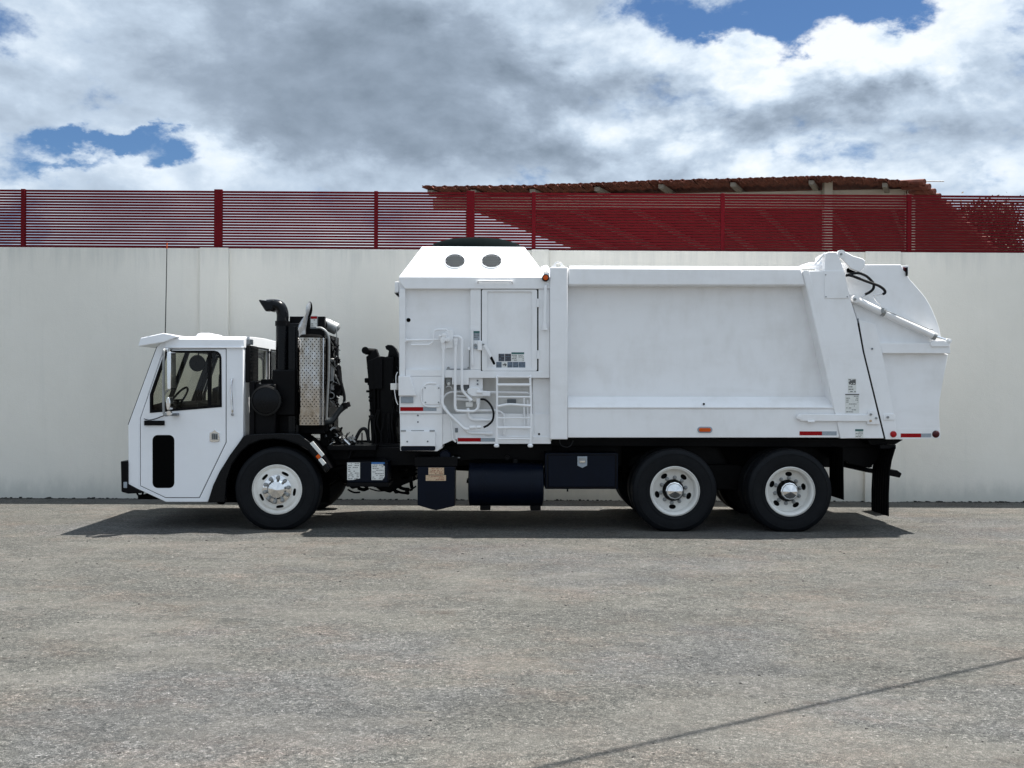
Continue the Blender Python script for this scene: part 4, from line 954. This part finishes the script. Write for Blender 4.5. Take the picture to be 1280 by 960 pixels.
# sloped hood
a = at(498.3, 346.2, 0); b_ = at(684, 346.6, 0); DT = .42
c_ = at(655.4, 308.3, DT); d = at(527.6, 308.1, DT)
zt2 = (c_.z + d.z) / 2; hood = G()
v = [a, b_, Vector((c_.x, DT, zt2)), Vector((d.x, DT, zt2)), Vector((a.x, 2.40, a.z)), Vector((b_.x, 2.40, b_.z)), Vector((c_.x, 2.40 - DT, zt2)), Vector((d.x, 2.40 - DT, zt2))]
hood.add(v, [(0, 1, 2, 3), (1, 5, 6, 2), (5, 4, 7, 6), (4, 0, 3, 7), (3, 2, 6, 7), (0, 4, 5, 1)])
hd_ = part('hopper_hood', hood, 'cabwhite', .012, smooth=0)
nrm = (b_ - a).cross(v[3] - a).normalized(); nrm = -nrm if nrm.y > 0 else nrm
def on_hood(x_, y_, lift=0):
    d_ = CR @ Vector(((x_ - 640) / FPX, (480 - y_) / FPX, -1)); t_ = (a - CAM).dot(nrm) / d_.dot(nrm); return CAM + d_ * t_ + nrm * lift
for cx in (568.6, 614.4):
    ri = [on_hood(x_, y_, .002) for x_, y_ in ell(cx, 326.6, 12.9, 8.8, 28)]
    vg = part('vent', G().add(ri + [p - nrm * .01 for p in ri], [tuple(range(28))] + [(j, (j + 1) % 28, (j + 1) % 28 + 28, j + 28) for j in range(28)]), 'grey', 0, hd_, smooth=0)
    part('vent_rim', G().tube([on_hood(x_, y_, .004) for x_, y_ in ell(cx, 326.6, 12.9, 8.8, 28)] + [on_hood(cx + 12.9, 326.6, .004)], .006, 6), 'white', 0, vg)
    g = G()
    for r in range(-5, 6):
        for c0 in range(-6, 7):
            x_, y_ = cx + (c0 + .5 * (r % 2)) * 3.0, 326.6 + r * 2.05
            if ((x_ - cx) / 12) ** 2 + ((y_ - 326.6) / 8.1) ** 2 < .93:
                ri = [on_hood(x_ + 1.25 * math.cos(q), y_ + .88 * math.sin(q), .008) for q in [PI * k / 3 for k in range(6)]]
                g.add(ri, [tuple(range(6))])
    o = part('vent_holes', g, 'void', 0, vg, smooth=0); o['kind'] = 'stuff'
dm = Vector(((c_.x + d.x) / 2 + .02, 1.2, zt2))
part('hopper_top_dome', G().lathe([(.66, .0), (.65, .05), (.58, .12), (.44, .165), (.24, .185), (0, .19)], dm, 40, 'Z'), 'dome', 0, hd_)
part('grab_rail', G().tube(fillet(path(-.05, (597.5, 353.8, 0), (597.5, 351), (640, 351.4), (640.4, 354, 0)), .02), .010, 8), 'white', 0)
part('side_lamp', G().pp([(493.4, 352), (498.5, 352), (498.5, 364), (496.6, 366.2), (493.4, 364.6)], .15, .40), 'white', .006)
part('side_lamp', G().pp([(492.6, 365.6), (497, 366.4), (498.4, 369.6), (496.4, 370)], .15, .35), 'black', .004)
part('bolt_hole', G().pp(ell(510.6, 400, 2.6, 2.6, 14), HB - .004, HB), 'void', 0)
part('bolt_hole', G().pp(ell(673.8, 542.6, 1.4, 1.4, 12), .052, .056), 'void', 0)
part('bolt_hole', G().pp(ell(880, 505, 1.3, 1.3, 12), .012, .03), 'void', 0)
ml = part('marker_lamp', G().lathe([(0, -.03), (.030, -.026), (.038, -.012), (.038, .03)], at(682, 347.3, -.04), 20), 'orange', 0)
part('lamp_rim', G().lathe([(.032, -.03), (.042, -.028), (.044, .0), (.044, .03)], at(682, 347.3, -.035), 20), 'rubber', 0, ml)
part('lamp_bracket', G().bx(679.5, 341, 686.5, 353, -.005, .02), 'white', .003, ml)
part('drain_tube', G().tube(fillet(path(-.03, (686, 355.5, .05), (681.8, 357.5), (681.6, 365), (680.4, 408)), .02), .018, 10), 'white', 0)
part('tube_elbow', G().tube(path(-.03, (680.4, 406), (680.4, 412.6)), .032, 12).tube(path(-.03, (680.4, 411), (684, 412)), .02, 10), 'white', 0)
# hydraulic pipework
PY = -.005
def pipe(pix, r=.018, Y=PY, rad=.07, mat='white', name='hydraulic_pipe'): return part(name, G().tube(fillet(path(Y, *pix), rad, 5), r, 10), mat, 0)
vb = part('valve_block', G().bx(556.8, 412.3, 566.4, 435.3, -.01, .03), 'white', .006)
part('valve_body', G().bx(549.5, 418.5, 558.5, 426.5, -.05, .03), 'white', .01, vb)
for (x_, y_, r_) in ((555, 419, .030), (554, 424.6, .034), (559.6, 424.4, .028), (549.8, 420, .018), (553.4, 427.2, .022)):
    part('valve_fitting', G().lathe([(0, -.045), (r_, -.04), (r_, .02)], at(x_, y_, -.03), 12), 'white', 0, vb)
part('valve_nut', G().tube(path(-.02, (554.6, 429), (554.4, 436)), .026, 8), 'white', 0, vb)
pipe([(508, 425.4), (552, 424.6)], .014)
pipe([(514, 431.4), (537, 431), (541.5, 427), (542.5, 412), (559.6, 411.8), (560, 419)], .013, rad=.05)
part('pipe_flange', G().lathe([(0, -.01), (.026, -.01), (.026, .04)], at(508.4, 425.4, .02), 12), 'white', 0)
pipe([(554.3, 436), (553.6, 480), (552.8, 507), (560.5, 517), (577, 533), (581, 536.4), (586, 536.6)], .017, Y=-.03)
pipe([(569.6, 426), (569.3, 445), (568.8, 509), (570.6, 513.5), (593, 514.2), (597.4, 511), (598.4, 502)], .017, Y=-.025, rad=.05)
pipe([(566, 420.5, .03), (574, 420.8), (577.3, 424), (577.4, 488), (588.6, 500.4)], .017, Y=-.03, rad=.05)
for u_, v_, rn in (((569.6, 423), (569.6, 427), .028), ((569.6, 427.5), (569.6, 431), .024), ((586, 498), (589.2, 501), .026)): part('pipe_nut', G().tube(path(-.028, u_, v_), rn, 8), 'white', 0)
pipe([(552.5, 510, .04), (554, 497), (560, 490.5), (570, 489.5), (660, 490.8)], .012, Y=.09, rad=.12)
pipe([(612, 491.5), (667, 491.8)], .010, Y=.12)
pipe([(570, 498.5), (592, 500)], .02, Y=.12); pipe([(569, 494.5), (583, 495.5), (598, 493.5)], .012, Y=.1)
pipe([(585, 510), (585.2, 519), (589.5, 524.8), (616, 525.2)], .018, Y=.02, rad=.06)
pipe([(596, 513.2), (622, 513), (630, 517.5), (630.4, 536)], .014, Y=.03, rad=.08)
part('pipe_end', G().tube(path(.03, (630.4, 534), (630.2, 543)), .024, 10), 'white', 0)
pipe([(580, 536.5), (586.5, 541.6), (610, 542)], .015, Y=.02, rad=.05)
part('pipe_end', G().tube(path(.02, (608, 542), (615.4, 542)), .022, 10), 'white', 0)
pipe([(563, 519), (565.4, 535), (566, 549), (570, 552.5)], .012, Y=.02)
pipe([(556, 507), (562, 517), (572, 527)], .008, Y=.03)
part('valve_stem', G().tube(path(.0, (570.6, 536), (570.6, 549)), .012, 8), 'white', 0); part('valve_knob', G().tube(path(-.01, (570.6, 535), (570.7, 540.5)), .018, 10), 'grey', 0)
part('hose_fitting', G().tube(path(-.05, (587, 534.7), (594.5, 534.2)), .024, 10).tube(path(-.05, (596, 534.4), (601.5, 534)), .02, 10), 'white', 0)
part('black_hose', G().tube(curve(path(-.06, (600.5, 499), (607, 500), (613, 506), (616.8, 515), (615.8, 525), (610.5, 531), (604.5, 534.2)), 6), .0135, 10), 'hose', 0)
pb = part('pump_valve', G().pp([(584, 486.5), (588, 484.2), (598, 484.6), (600.4, 488), (613, 489.4), (613, 495.4), (590, 495.6), (584, 492)], .0, .12), 'white', .01)
part('pump_body', G().bx(590, 495.6, 601, 502, .06, .2), 'wheelwhite', .01, pb); part('pump_body', G().bx(582, 502.6, 591, 508.8, .05, .2), 'wheelwhite', .008, pb)
part('pump_nut', G().tube(path(.0, (597.6, 498), (597.8, 505.5)), .024, 8).tube(path(.0, (596, 490.2), (603, 490.6)), .02, 8), 'white', 0, pb)
part('pump_stack', G().bx(568.5, 481.2, 586, 487, .08, .21), 'grey', .004, pb)
part('pump_bolt', G().lathe([(0, -.01), (.012, -.01), (.012, .01)], at(597, 475.8, .055), 8).lathe([(0, -.01), (.012, -.01), (.012, .01)], at(597, 480.2, .055), 8), 'grey', 0)
part('valve_plate', G().bx(586.5, 472.6, 603.4, 497, .06, .1), 'white', .003)
part('relief_valve', G().bx(557, 472, 564.8, 480, .1, .2), 'steel', .006); part('relief_knob', G().lathe([(0, -.02), (.02, -.02), (.02, .03)], at(561, 479.6, .1), 10), 'wheelwhite', 0)
part('pipe_loop', G().tube([at(561 + 4.2 * math.cos(k * .4), 486.5 + 4 * math.sin(k * .4), .12) for k in range(9, 17)], .007, 6), 'white', 0)
part('latch_rod', G().tube(path(.0, (590.4, 411), (590.2, 458)), .012, 8).tube(path(-.01, (590.6, 446), (590.4, 456)), .016, 8), 'white', 0)
part('catch_rod', G().tube(path(.03, (586.8, 436.6), (586.6, 460)), .006, 6), 'steel', 0); part('catch', G().bx(584.6, 434, 587.6, 437.6, .0, .04), 'white', .004)
for x_ in (560.5, 586): part('seal_bolt', G().lathe([(0, -.008), (.018, -.008), (.018, .0)], at(x_, 460.2, .03), 10), 'steel', 0)
part('seal_strip', G().bx(558, 461.0, 588, 461.9, .06, .084), 'grey', 0)
label((592, 413.8, 599.6, 425.3), .0195, 4, None, 'ltgrey', 'print', 'green', .22, seed=9)
part('padlock', G().lathe([(0, -.02), (.018, -.02), (.02, .0)], at(594.2, 431.4, .02), 12), 'alu', 0); part('padlock_body', G().bx(592.4, 432, 597.5, 436, .0, .02), 'ltgrey', .003)
# lower panels
part('lower_panel', G().pp([(553, 517.4), (688, 517.2), (688, 549), (571, 549), (564, 551), (553, 556)], .055, .30), 'white', .004)
part('lower_strip', G().bx(571.4, 545.8, 688.6, 554.8, .03, .20), 'white', .004)
part('side_panel', G().bx(666, 472.8, 687, 549, .10, .30), 'white', .004)
part('recess_plate', G().bx(634, 499, 645, 504.8, .27, .30), 'grey', .002)
part('front_block_face', G().bx(499.2, 470.6, 552.4, 517, .018, .05), 'white', .004)
part('lamp_hood', G().pp([(498, 469.9), (512.6, 469.9), (516.4, 482), (520.4, 494.8), (498, 494.8)], -.03, .018), 'white', .008)
part('flood_lamp', G().bx(501, 496.2, 516.4, 503.8, .0, .02), 'ltgrey', .004)
cv = part('cover_plate', G().pp(rr(528.8, 481.8, 550.6, 505.6, 3), .004, .018), 'white', .003)
for (x_, y_) in ((531.4, 484.8), (548.4, 485), (531.8, 503), (548.2, 503)): part('cover_bolt', G().lathe([(0, -.006), (.010, -.005), (.010, 0)], at(x_, y_, .004), 8), 'steel', 0, cv)
part('cover_arc', G().tube(curve(path(.014, (545, 479.4), (535, 479.4), (528.5, 484), (526.4, 492), (526.8, 500), (530, 506), (536, 508.2), (549, 508.2))), .012, 8), 'white', 0)
def tape(x0, xm, x1, y0, y1, Y, parent=None):
    part('reflective_tape', G().bx(x0, y0, xm, y1, Y - .002, Y), 'red', 0, parent, smooth=0, label='red strip of reflective tape'); part('reflective_tape', G().bx(xm, y0, x1, y1, Y - .002, Y), 'ltgrey', 0, parent, smooth=0, label='silver strip of reflective tape')
tape(500.2, 529, 545.6, 508.8, 513.8, .018); tape(572.2, 601, 618.8, 547.4, 552, .03)
tape(713, 742.6, 760, 541, 546.2, .0); tape(999.4, 1027.6, 1045.8, 539.2, 544.2, -.006); tape(1125.8, 1151.4, 1164, 541.8, 546.8, .12)
part('lower_face', G().pp([(500, 517.4), (552.8, 517.2), (552.8, 557.5), (546.6, 564), (500.2, 563.4)], .035, .05), 'white', .003)
sb = part('step_box', G().pp([(500.6, 539), (542.5, 539), (544.2, 541), (544.2, 557.6), (500.6, 557.6)], -.01, .035), 'white', .004)
part('step_box_base', G().pp(rr(501, 557.8, 544, 563.4, 2), -.005, .035), 'navy', .004, sb)
for x_ in (501, 537): part('step_hinge', G().tube(path(-.012, (x_, 538.4), (x_ + 6.5, 538.4)), .009, 8), 'steel', 0, sb)
part('hinge_rod', G().tube(path(-.006, (514, 538.2), (530, 538.2)), .005, 6), 'steel', 0, sb)
for x_, y_ in ((509, 552), (534.6, 551.8), (522.4, 519.3), (522.4, 527.5)): part('bolt', G().lathe([(0, -.006), (.011, -.005), (.011, 0)], at(x_, y_, -.01 if y_ > 530 else .035), 8), 'grey', 0, sb)
# ladder
ld = part('ladder', G().tube(path(-.10, (621.4, 470, .0), (621.4, 473), (621.3, 500), (620.8, 553)), .014, 8), 'white', 0)
part('ladder_rail', G().tube(path(-.10, (662.8, 470, .0), (662.8, 473), (663.6, 500), (664, 530), (663, 554)), .014, 8), 'white', 0, ld)
for (y_, r_) in ((481, .017), (496.2, .012), (522.6, .010), (534.6, .017), (548.8, .010), (470.8, .010)):
    part('rung', G().tube(path(-.10, (621.6, y_), (663.6, y_)), r_, 8), 'white', 0, ld)
part('rung', G().tube(curve(path(-.11, (622, 508.2), (629, 506.6), (637, 505.6), (650, 506.4), (663.6, 507.4))), .016, 8), 'white', 0, ld, label='bent rung')
for x_ in (620.7, 662.8): part('ladder_foot', G().lathe([(0, -.03), (.03, -.02), (.034, 0), (.02, .018), (0, .02)], at(x_, 556.6, -.1), 12, 'Z'), 'white', 0, ld)
part('ladder_brace', G().tube(path(.04, (655, 497), (655.3, 537)), .012, 8).tube(path(.04, (659.5, 500), (659.8, 537)), .010, 8).tube(path(-.02, (663, 551.5), (667, 540), (668, 539)), .012, 8).tube(path(.05, (668, 490), (668, 538)), .006, 6), 'white', 0, ld)

# ---- under the hopper
bx_ = part('hydraulic_tank', G().pp([(521.8, 583.8), (568.4, 583.8), (568.4, 632.6), (551, 636.6), (545, 638), (539, 636.6), (521.8, 631.6)], .05, .45), 'navy', .008)
part('tank_top', G().bx(518, 571, 572, 583.6, .08, .45), 'black', .008, bx_)
label((535.6, 584.6, 555, 593.4), .05, 4, bx_, 'rustlabel', 'rustprint', seed=12, text='worn_label'); label((532.2, 594, 557.4, 601), .05, 3, bx_, 'rustlabel', 'rustprint', seed=13, text='worn_label')
part('filler_cap', G().lathe([(0, -.03), (.06, -.03), (.072, -.01), (.072, .06)], at(556.4, 569.8, .12), 24), 'navy', 0, bx_)
part('filler_neck', G().tube(path(.2, (557, 570), (558, 584)), .04, 12), 'black', 0, bx_)
part('valve_handle', G().tube(path(.14, (564, 571.8), (575, 572.2)), .008, 8).lathe([(0, -.01), (.016, -.01), (.016, .02)], at(566.4, 571.8, .13), 10), 'steel', 0)
tc_ = at(632.5, 605.2, .27); rT = .265; hl_ = at(679, 605, .27).x - tc_.x
ft = part('fuel_tank', G().lathe([(0, -hl_ + .0), (rT - .03, -hl_ + .0), (rT, -hl_ + .012), (rT + .004, -hl_ + .012), (rT + .004, -hl_ + .03), (rT, -hl_ + .032), (rT, hl_ - .032), (rT + .004, hl_ - .03), (rT + .004, hl_ - .012), (rT, hl_ - .012), (rT - .03, hl_), (0, hl_)], tc_, 64, 'X'), 'navy', 0, smooth=30)
for dx in (-hl_ + .17, -hl_ + .21, hl_ - .14):
    part('tank_strap', G().lathe([(rT + .001, -.012), (rT + .006, -.012), (rT + .006, .012), (rT + .001, .012)], (tc_.x + dx, tc_.y, tc_.z), 64, 'X', closed=True), 'navy', 0, ft)
part('tank_cap', G().lathe([(0, .05), (.045, .05), (.05, 0)], (tc_.x + .12, tc_.y + .05, tc_.z + rT), 16, 'Z'), 'black', 0, ft)
for x_ in (600, 663): part('tank_foot', G().bx(x_, 630, x_ + 13, 638, .2, .5), 'black', .006, ft)
part('tank_shelf', G().bx(583, 600, 681, 604, .5, .8), 'black', .006)
part('pipe_flange', G().lathe([(0, -.03), (.03, -.03), (.03, .04)], at(634, 572, .3), 12), 'black', 0)
tb = part('tool_box', G().bx(681.4, 566.6, 772.6, 611.4, .06, .52), 'navy', .01)
part('tool_box_lid', G().bx(685.5, 569.4, 769, 608.6, .048, .06), 'navy', .006, tb)
part('tool_box_rim', G().pp(rr(683.6, 568, 770.6, 610, 1.5), .052, .062, [rr(685, 569.2, 769.2, 608.8, 1.2)]), 'black', 0, tb)
lt = part('box_latch', G().pp([(721.8, 570.6), (734, 570.6), (734, 582), (727.8, 585), (721.8, 582)], .030, .048), 'ltgrey', .003, tb)
part('latch_recess', G().bx(723.4, 572.2, 732.2, 579, .026, .0305), 'steel', .001, lt); part('latch_paddle', G().bx(724.6, 576, 731.4, 578.2, .018, .0262), 'chrome', .001, lt)
part('drain_bolt', G().bx(708.5, 611.4, 710.4, 614.6, .2, .24), 'black', 0, tb)
part('dangling_wire', G().tube(curve(path(.02, (699, 549), (701, 556), (707, 559), (713, 557.5), (716.5, 551))), .007, 6), 'hose', 0)

# ---- body
part('body_shell', G().pp([(709, 337.5), (1036, 338.5), (1045, 345), (1073, 402), (1106, 547), (709, 546)], .205, 2.40), 'white', .004)
col = part('body_front_column', G().bx(687.4, 334.2, 709.6, 549.2, -.03, .40), 'white', .008)
eye = [(689, 334.4), (689.2, 333)] + [(697.8 + 6.6 * math.cos(R(q)), 334 - 7 * math.sin(R(q))) for q in (160, 135, 110, 90, 70, 45, 20)] + [(706.4, 333), (706.4, 334.4)]
part('lifting_eye', G().pp(eye, .02, .06, [ell(697.8, 331.2, 3.4, 2.6, 14)]), 'white', .003, col)
part('lifting_eye', G().pp([(p[0] - 16.5, p[1] + 4.5) for p in eye], 1.0, 1.04), 'white', .003, col)
part('top_rail', G().pp([(710, 334.8), (1002, 335.6), (1007.5, 356.8), (710, 356.6)], -.004, .205), 'white', .018)
part('roof_rail', G().tube(path(.12, (712, 335.4), (1000, 336.2)), .03, 8), 'cabwhite', 0)
part('roof_fitting', G().tube(path(.15, (1000, 334), (1012, 332), (1031, 331.8)), [.02, .04, .045], 12), 'cabwhite', 0)
q = [at(709.8, 497.2, .204), at(1035, 497.6, .204), at(1043, 511.2, -.010), at(709.8, 511.0, -.010)]
part('side_ledge', G().quad(q[0], q[1], q[2], q[3], .02), 'white', 0, smooth=0)
part('bottom_rail', G().pp([(709.8, 510.8), (1043.2, 511.0), (1049.6, 547), (709.8, 547)], -.006, .15), 'white', .006)
part('rear_frame', G().pp([(1003.4, 338.6), (1031, 338.6), (1031.4, 317), (1036, 314.6), (1046, 315), (1051, 326.6), (1056, 341.6), (1062.6, 373), (1071.2, 400), (1078.6, 440), (1105, 548), (1050.6, 548)], -.024, .40), 'white', .008)
part('rear_frame_rail', G().pp([(1004.5, 338), (1011, 338), (1026, 400), (1042, 470), (1057, 548), (1051, 548)], -.030, -.02), 'white', .003)
ap = part('access_plate', G().pp([(1030.2, 338.4), (1054.8, 338.6), (1061.2, 372.8), (1030.6, 373)], -.032, -.024), 'white', .002)
for (x_, y_) in ((1032, 343.4), (1032.4, 371), (1059, 371)): part('plate_bolt', G().lathe([(0, -.006), (.009, -.005), (.009, 0)], at(x_, y_, -.032), 8), 'steel', 0, ap)
part('stay_rod', G().tube(path(.04, (1017.5, 331.8), (1031.5, 316)), .012, 8), 'white', 0)
part('hinge_arm', G().pp([(1045, 319), (1047, 315), (1052, 313.4), (1058, 315), (1066, 319.5), (1078, 323), (1082, 326), (1081, 333), (1074, 340), (1064, 336), (1054, 325)], .0, .06), 'white', .008)
part('hinge_boss', G().lathe([(0, -.02), (.05, -.018), (.052, .04)], at(1051.4, 317.6, .0), 24), 'white', 0)
part('hinge_pin', G().lathe([(0, -.012), (.014, -.012), (.016, 0)], at(1051.4, 317.6, -.02), 12), 'steel', 0)
lb = part('tailgate_lock_bar', G().pp([(999, 517.4), (1085, 518.4), (1085, 526.8), (1002, 526.4), (997.6, 524), (996.8, 520)], -.055, -.03), 'white', .006)
part('lock_boss', G().lathe([(0, -.02), (.028, -.016), (.03, .02)], at(998.8, 521.4, -.05), 16).tube(path(-.06, (1010, 527), (1018, 527)), .014, 8), 'white', 0, lb)
part('lock_bracket', G().pp([(1084, 530.4), (1084, 520), (1086, 514), (1091, 512.6), (1096, 515), (1098, 521), (1100, 530.4)], -.052, -.03), 'white', .004, lb)
for (x_, y_) in ((1088.4, 518), (1095, 522.6), (1088, 526)): part('bracket_pin', G().lathe([(0, -.02), (.013, -.018), (.014, 0)], at(x_, y_, -.052), 10), 'steel' if y_ < 525 else 'rustlabel', 0, lb)
lk = part('tailgate_latch', G().pp([(1104, 517.6), (1117, 516.8), (1119.4, 519), (1119.2, 525), (1104.4, 525.4)], -.01, .03), 'white', .005)
part('latch_pin', G().lathe([(0, -.02), (.015, -.018), (.015, 0)], at(1109.5, 521.5, -.01), 10), 'steel', 0, lk)
label((1056.6, 492.4, 1074, 516.4), -.0245, 9, None, head='print', hf=.06, seed=21, fill=.45)
pc = label((1060, 473, 1070.2, 491.4), -.0245, 6, None, seed=22, fill=.7)
part('pictogram', G().pp([(1061, 478.6), (1062.6, 475.6), (1069.6, 474.6), (1069.8, 480), (1067, 478.4), (1066, 481), (1064.6, 478.8), (1062, 481)], -.0285, -.0266), 'print', 0, pc, smooth=0)
label((1069, 536.4, 1079.2, 547), -.0245, 4, None, head='green', hf=.24, seed=23)
ol = part('marker_lamp', G().pp(rr(871.8, 533.4, 890.6, 541.2, 3.8), -.016, -.004), 'ltgrey', .003)
part('lamp_lens', G().pp(rr(873.8, 535, 888.8, 539.8, 2.3), -.028, -.014), 'orange', .004, ol)

# ---- tailgate
tgp = [(1049, 328), (1064, 330.6), (1126, 330.6), (1131, 339), (1138, 350), (1147, 360), (1157, 372), (1164, 384), (1170, 398), (1174, 410), (1177, 424), (1178, 441), (1185.4, 443), (1179, 475), (1174.4, 502), (1174, 520), (1175.8, 547.6), (1109, 549.4), (1100, 516), (1080, 436), (1072, 400), (1063, 373)]
tg2 = part('tailgate', G().pp(tgp, .12, 2.28), 'white', .006)
part('tailgate_gap', G().pp([(1072, 399), (1073, 399), (1080.4, 440), (1107, 548.6), (1105.8, 548.6), (1079.2, 440)], -.004, .12), 'seat', 0, tg2)
part('tailgate_side_plate', G().pp([(1073.4, 400), (1094, 405.4), (1100, 428), (1103, 442), (1109, 472), (1116.5, 512), (1122, 549), (1106.8, 549), (1080.3, 440)], .0, .12), 'white', .004, tg2)
part('tailgate_bolt', G().lathe([(0, -.01), (.012, -.01), (.012, 0)], at(1090, 436, .0), 10), 'grey', 0, tg2)
part('tailgate_catch', G().bx(1070.4, 398, 1073.4, 404, -.01, .02), 'grey', .003, tg2)
part('tailgate_rail', G().pp([(1099.6, 428.4), (1187.6, 428.8), (1188.2, 441.8), (1103, 441.6)], .03, .12), 'white', .006, tg2)
part('rail_end_cap', G().pp([(1163, 429.4), (1166, 426), (1180, 425.6), (1187.4, 428.6), (1187, 433.2), (1164.6, 433.4)], .01, .05), 'white', .004, tg2)
part('tailgate_lower_rail', G().pp([(1121, 535.5), (1175, 535), (1175.8, 547.8), (1122.6, 549)], .1185, .13), 'white', .002, tg2)
part('tail_lamp', G().lathe([(0, -.02), (.03, -.016), (.040, 0), (.040, .02)], at(1117, 542.8, -.01), 20), 'redlens', 0, tg2)
part('tail_lamp', G().lathe([(0, -.03), (.03, -.026), (.045, -.01), (.046, .02)], at(1169.6, 542.6, .12), 20), 'darkred', 0, tg2)
tl = part('tail_lamp', G().lathe([(0, -.03), (.02, -.025), (.032, 0), (.032, .03)], at(1130.2, 336.8, .14), 20), 'darkred', 0, tg2)
part('lamp_plate', G().pp([(1126.6, 332), (1136, 332), (1135, 344.4), (1132, 344), (1127, 340)], .14, .17), 'white', .002, tl); part('lamp_shield', G().bx(1133.4, 334, 1134.8, 344.6, .08, .3), 'black', 0, tl)
part('hinge_recess', G().pp(rr(1058.4, 335, 1069.4, 341, 2), .112, .12), 'void', 0, tg2)
ra = at(1069, 374.4, .05); rb = at(1168.5, 420.6, .05)
rm = part('tailgate_ram', G().tube([ra, rb], .044, 24), 'white', 0)
part('ram_rod', G().tube([rb, at(1184, 425.8, .05)], .020, 12), 'chrome', 0, rm)
part('ram_gland', G().tube([rb - (rb - ra).normalized() * .03, rb + (rb - ra).normalized() * .012], .048, 20), 'steel', 0, rm)
part('ram_clevis', G().lathe([(0, -.06), (.045, -.055), (.05, .05)], at(1068.4, 374, .05), 20), 'white', 0, rm)
part('ram_clevis', G().lathe([(0, -.05), (.034, -.04), (.034, .05)], at(1184.6, 426.6, .05), 16), 'white', 0, rm)
part('clevis_pin', G().lathe([(0, -.012), (.018, -.01), (.018, 0)], at(1068.4, 374, -.01), 12), 'steel', 0, rm)
part('ram_band', G().tube([ra.lerp(rb, .33), ra.lerp(rb, .37)], .049, 20).tube([at(1103.4, 385, -.0), at(1103.6, 391, -.0)], .018, 8), 'steel', 0, rm)
part('ram_feed_pipe', G().tube(fillet(path(-.01, (1103.5, 386.4), (1108, 388.4), (1161, 411.4), (1166, 411.6)), .02), .006, 8), 'steel', 0, rm)
part('ram_feed_pipe', G().tube(fillet(path(.0, (1104.5, 367.6), (1092, 369), (1093.6, 374), (1103.4, 385.4)), .02), .006, 8), 'chrome', 0, rm)
part('ram_feed_pipe', G().tube(path(.03, (1082, 367.4), (1077.6, 371.6)), .010, 8), 'chrome', 0, rm)
part('ram_hose', G().tube(curve(path(.02, (1057.6, 344.6), (1066, 342), (1074, 341.6), (1082, 344.6), (1088.4, 350), (1092, 355), (1091.6, 360.6), (1088, 364.6), (1081.6, 368))), .0165, 10), 'hose', 0)
part('ram_hose', G().tube(curve(path(-.02, (1057.4, 344), (1064, 344.6), (1076, 349), (1088, 353.4), (1098, 357), (1104.6, 361.6), (1106.4, 365.6), (1103.6, 367.8))), .0165, 10), 'hose', 0)

# ---- tail underside, mud flaps, hitch
part('tail_frame', G().pp([(1042, 548.6), (1129, 549.6), (1110.6, 560.6), (1100, 572), (1087, 585), (1062, 580), (1054, 574), (1042, 562)], .50, 1.9), 'black', .006)
part('tail_step', G().pp([(1084, 549.4), (1112, 549.6), (1108, 557), (1088, 556)], .2, .5), 'blackmetal', .004)
part('hitch_bar', G().tube(path(.72, (1052, 580.5), (1086, 588), (1110, 591)), .03, 8), 'black', 0)
part('tow_hitch', G().pp([(1108, 587), (1122, 588), (1127.6, 592), (1125, 597.4), (1112, 594.6), (1106, 593)], 1.0, 1.4), 'black', .01)
for i in range(10):
    x_ = rnd.uniform(1056, 1086); part('bracket', G().tube(path(.7, (x_, 560), (x_ + rnd.uniform(-8, 8), 582)), rnd.uniform(.008, .02), 6), 'blackmetal', 0)
def flap(edge, Y0, Y1, n=14):
    'rubber sheet across the truck, its near edge along the photo points'
    e = path(Y0, *edge); g = G(); vs = []
    for i in range(n + 1):
        yy = Y0 + (Y1 - Y0) * i / n; rib = .006 * (i % 2)
        for p in e: vs.append((p.x + rib, yy, p.z))
    k = len(e); m0 = len(vs); vs += [(v[0] + .012, v[1], v[2]) for v in vs]; fs = []
    for i in range(n):
        for j in range(k - 1):
            a_ = i * k + j; fs += [(a_, a_ + 1, a_ + k + 1, a_ + k), (a_ + m0, a_ + k + m0, a_ + k + 1 + m0, a_ + 1 + m0)]
    for i in range(n): fs += [(i * k, i * k + k, i * k + k + m0, i * k + m0), (i * k + k - 1, i * k + 2 * k - 1, i * k + 2 * k - 1 + m0, i * k + k - 1 + m0)]
    for j in range(k - 1): fs += [(j, j + 1, j + 1 + m0, j + m0), (n * k + j, n * k + j + 1, n * k + j + 1 + m0, n * k + j + m0)]
    return part('mud_flap', g.add(vs, fs), 'rubber', 0, smooth=0)
flap([(1118.6, 559), (1113.6, 576), (1111.4, 590), (1110, 618), (1110, 645.4)], .03, .62)
flap([(1118.6, 559), (1113.6, 576), (1111.4, 590), (1110, 618), (1110, 645.4)], 1.80, 2.38)
flap([(1053.6, 560), (1053.4, 590), (1053.8, 625)], .12, .66); flap([(1053.6, 560), (1053.4, 590), (1053.8, 625)], 1.8, 2.34)
part('flap_hanger', G().bx(1100, 556, 1120, 561, .1, .6), 'black', .004)
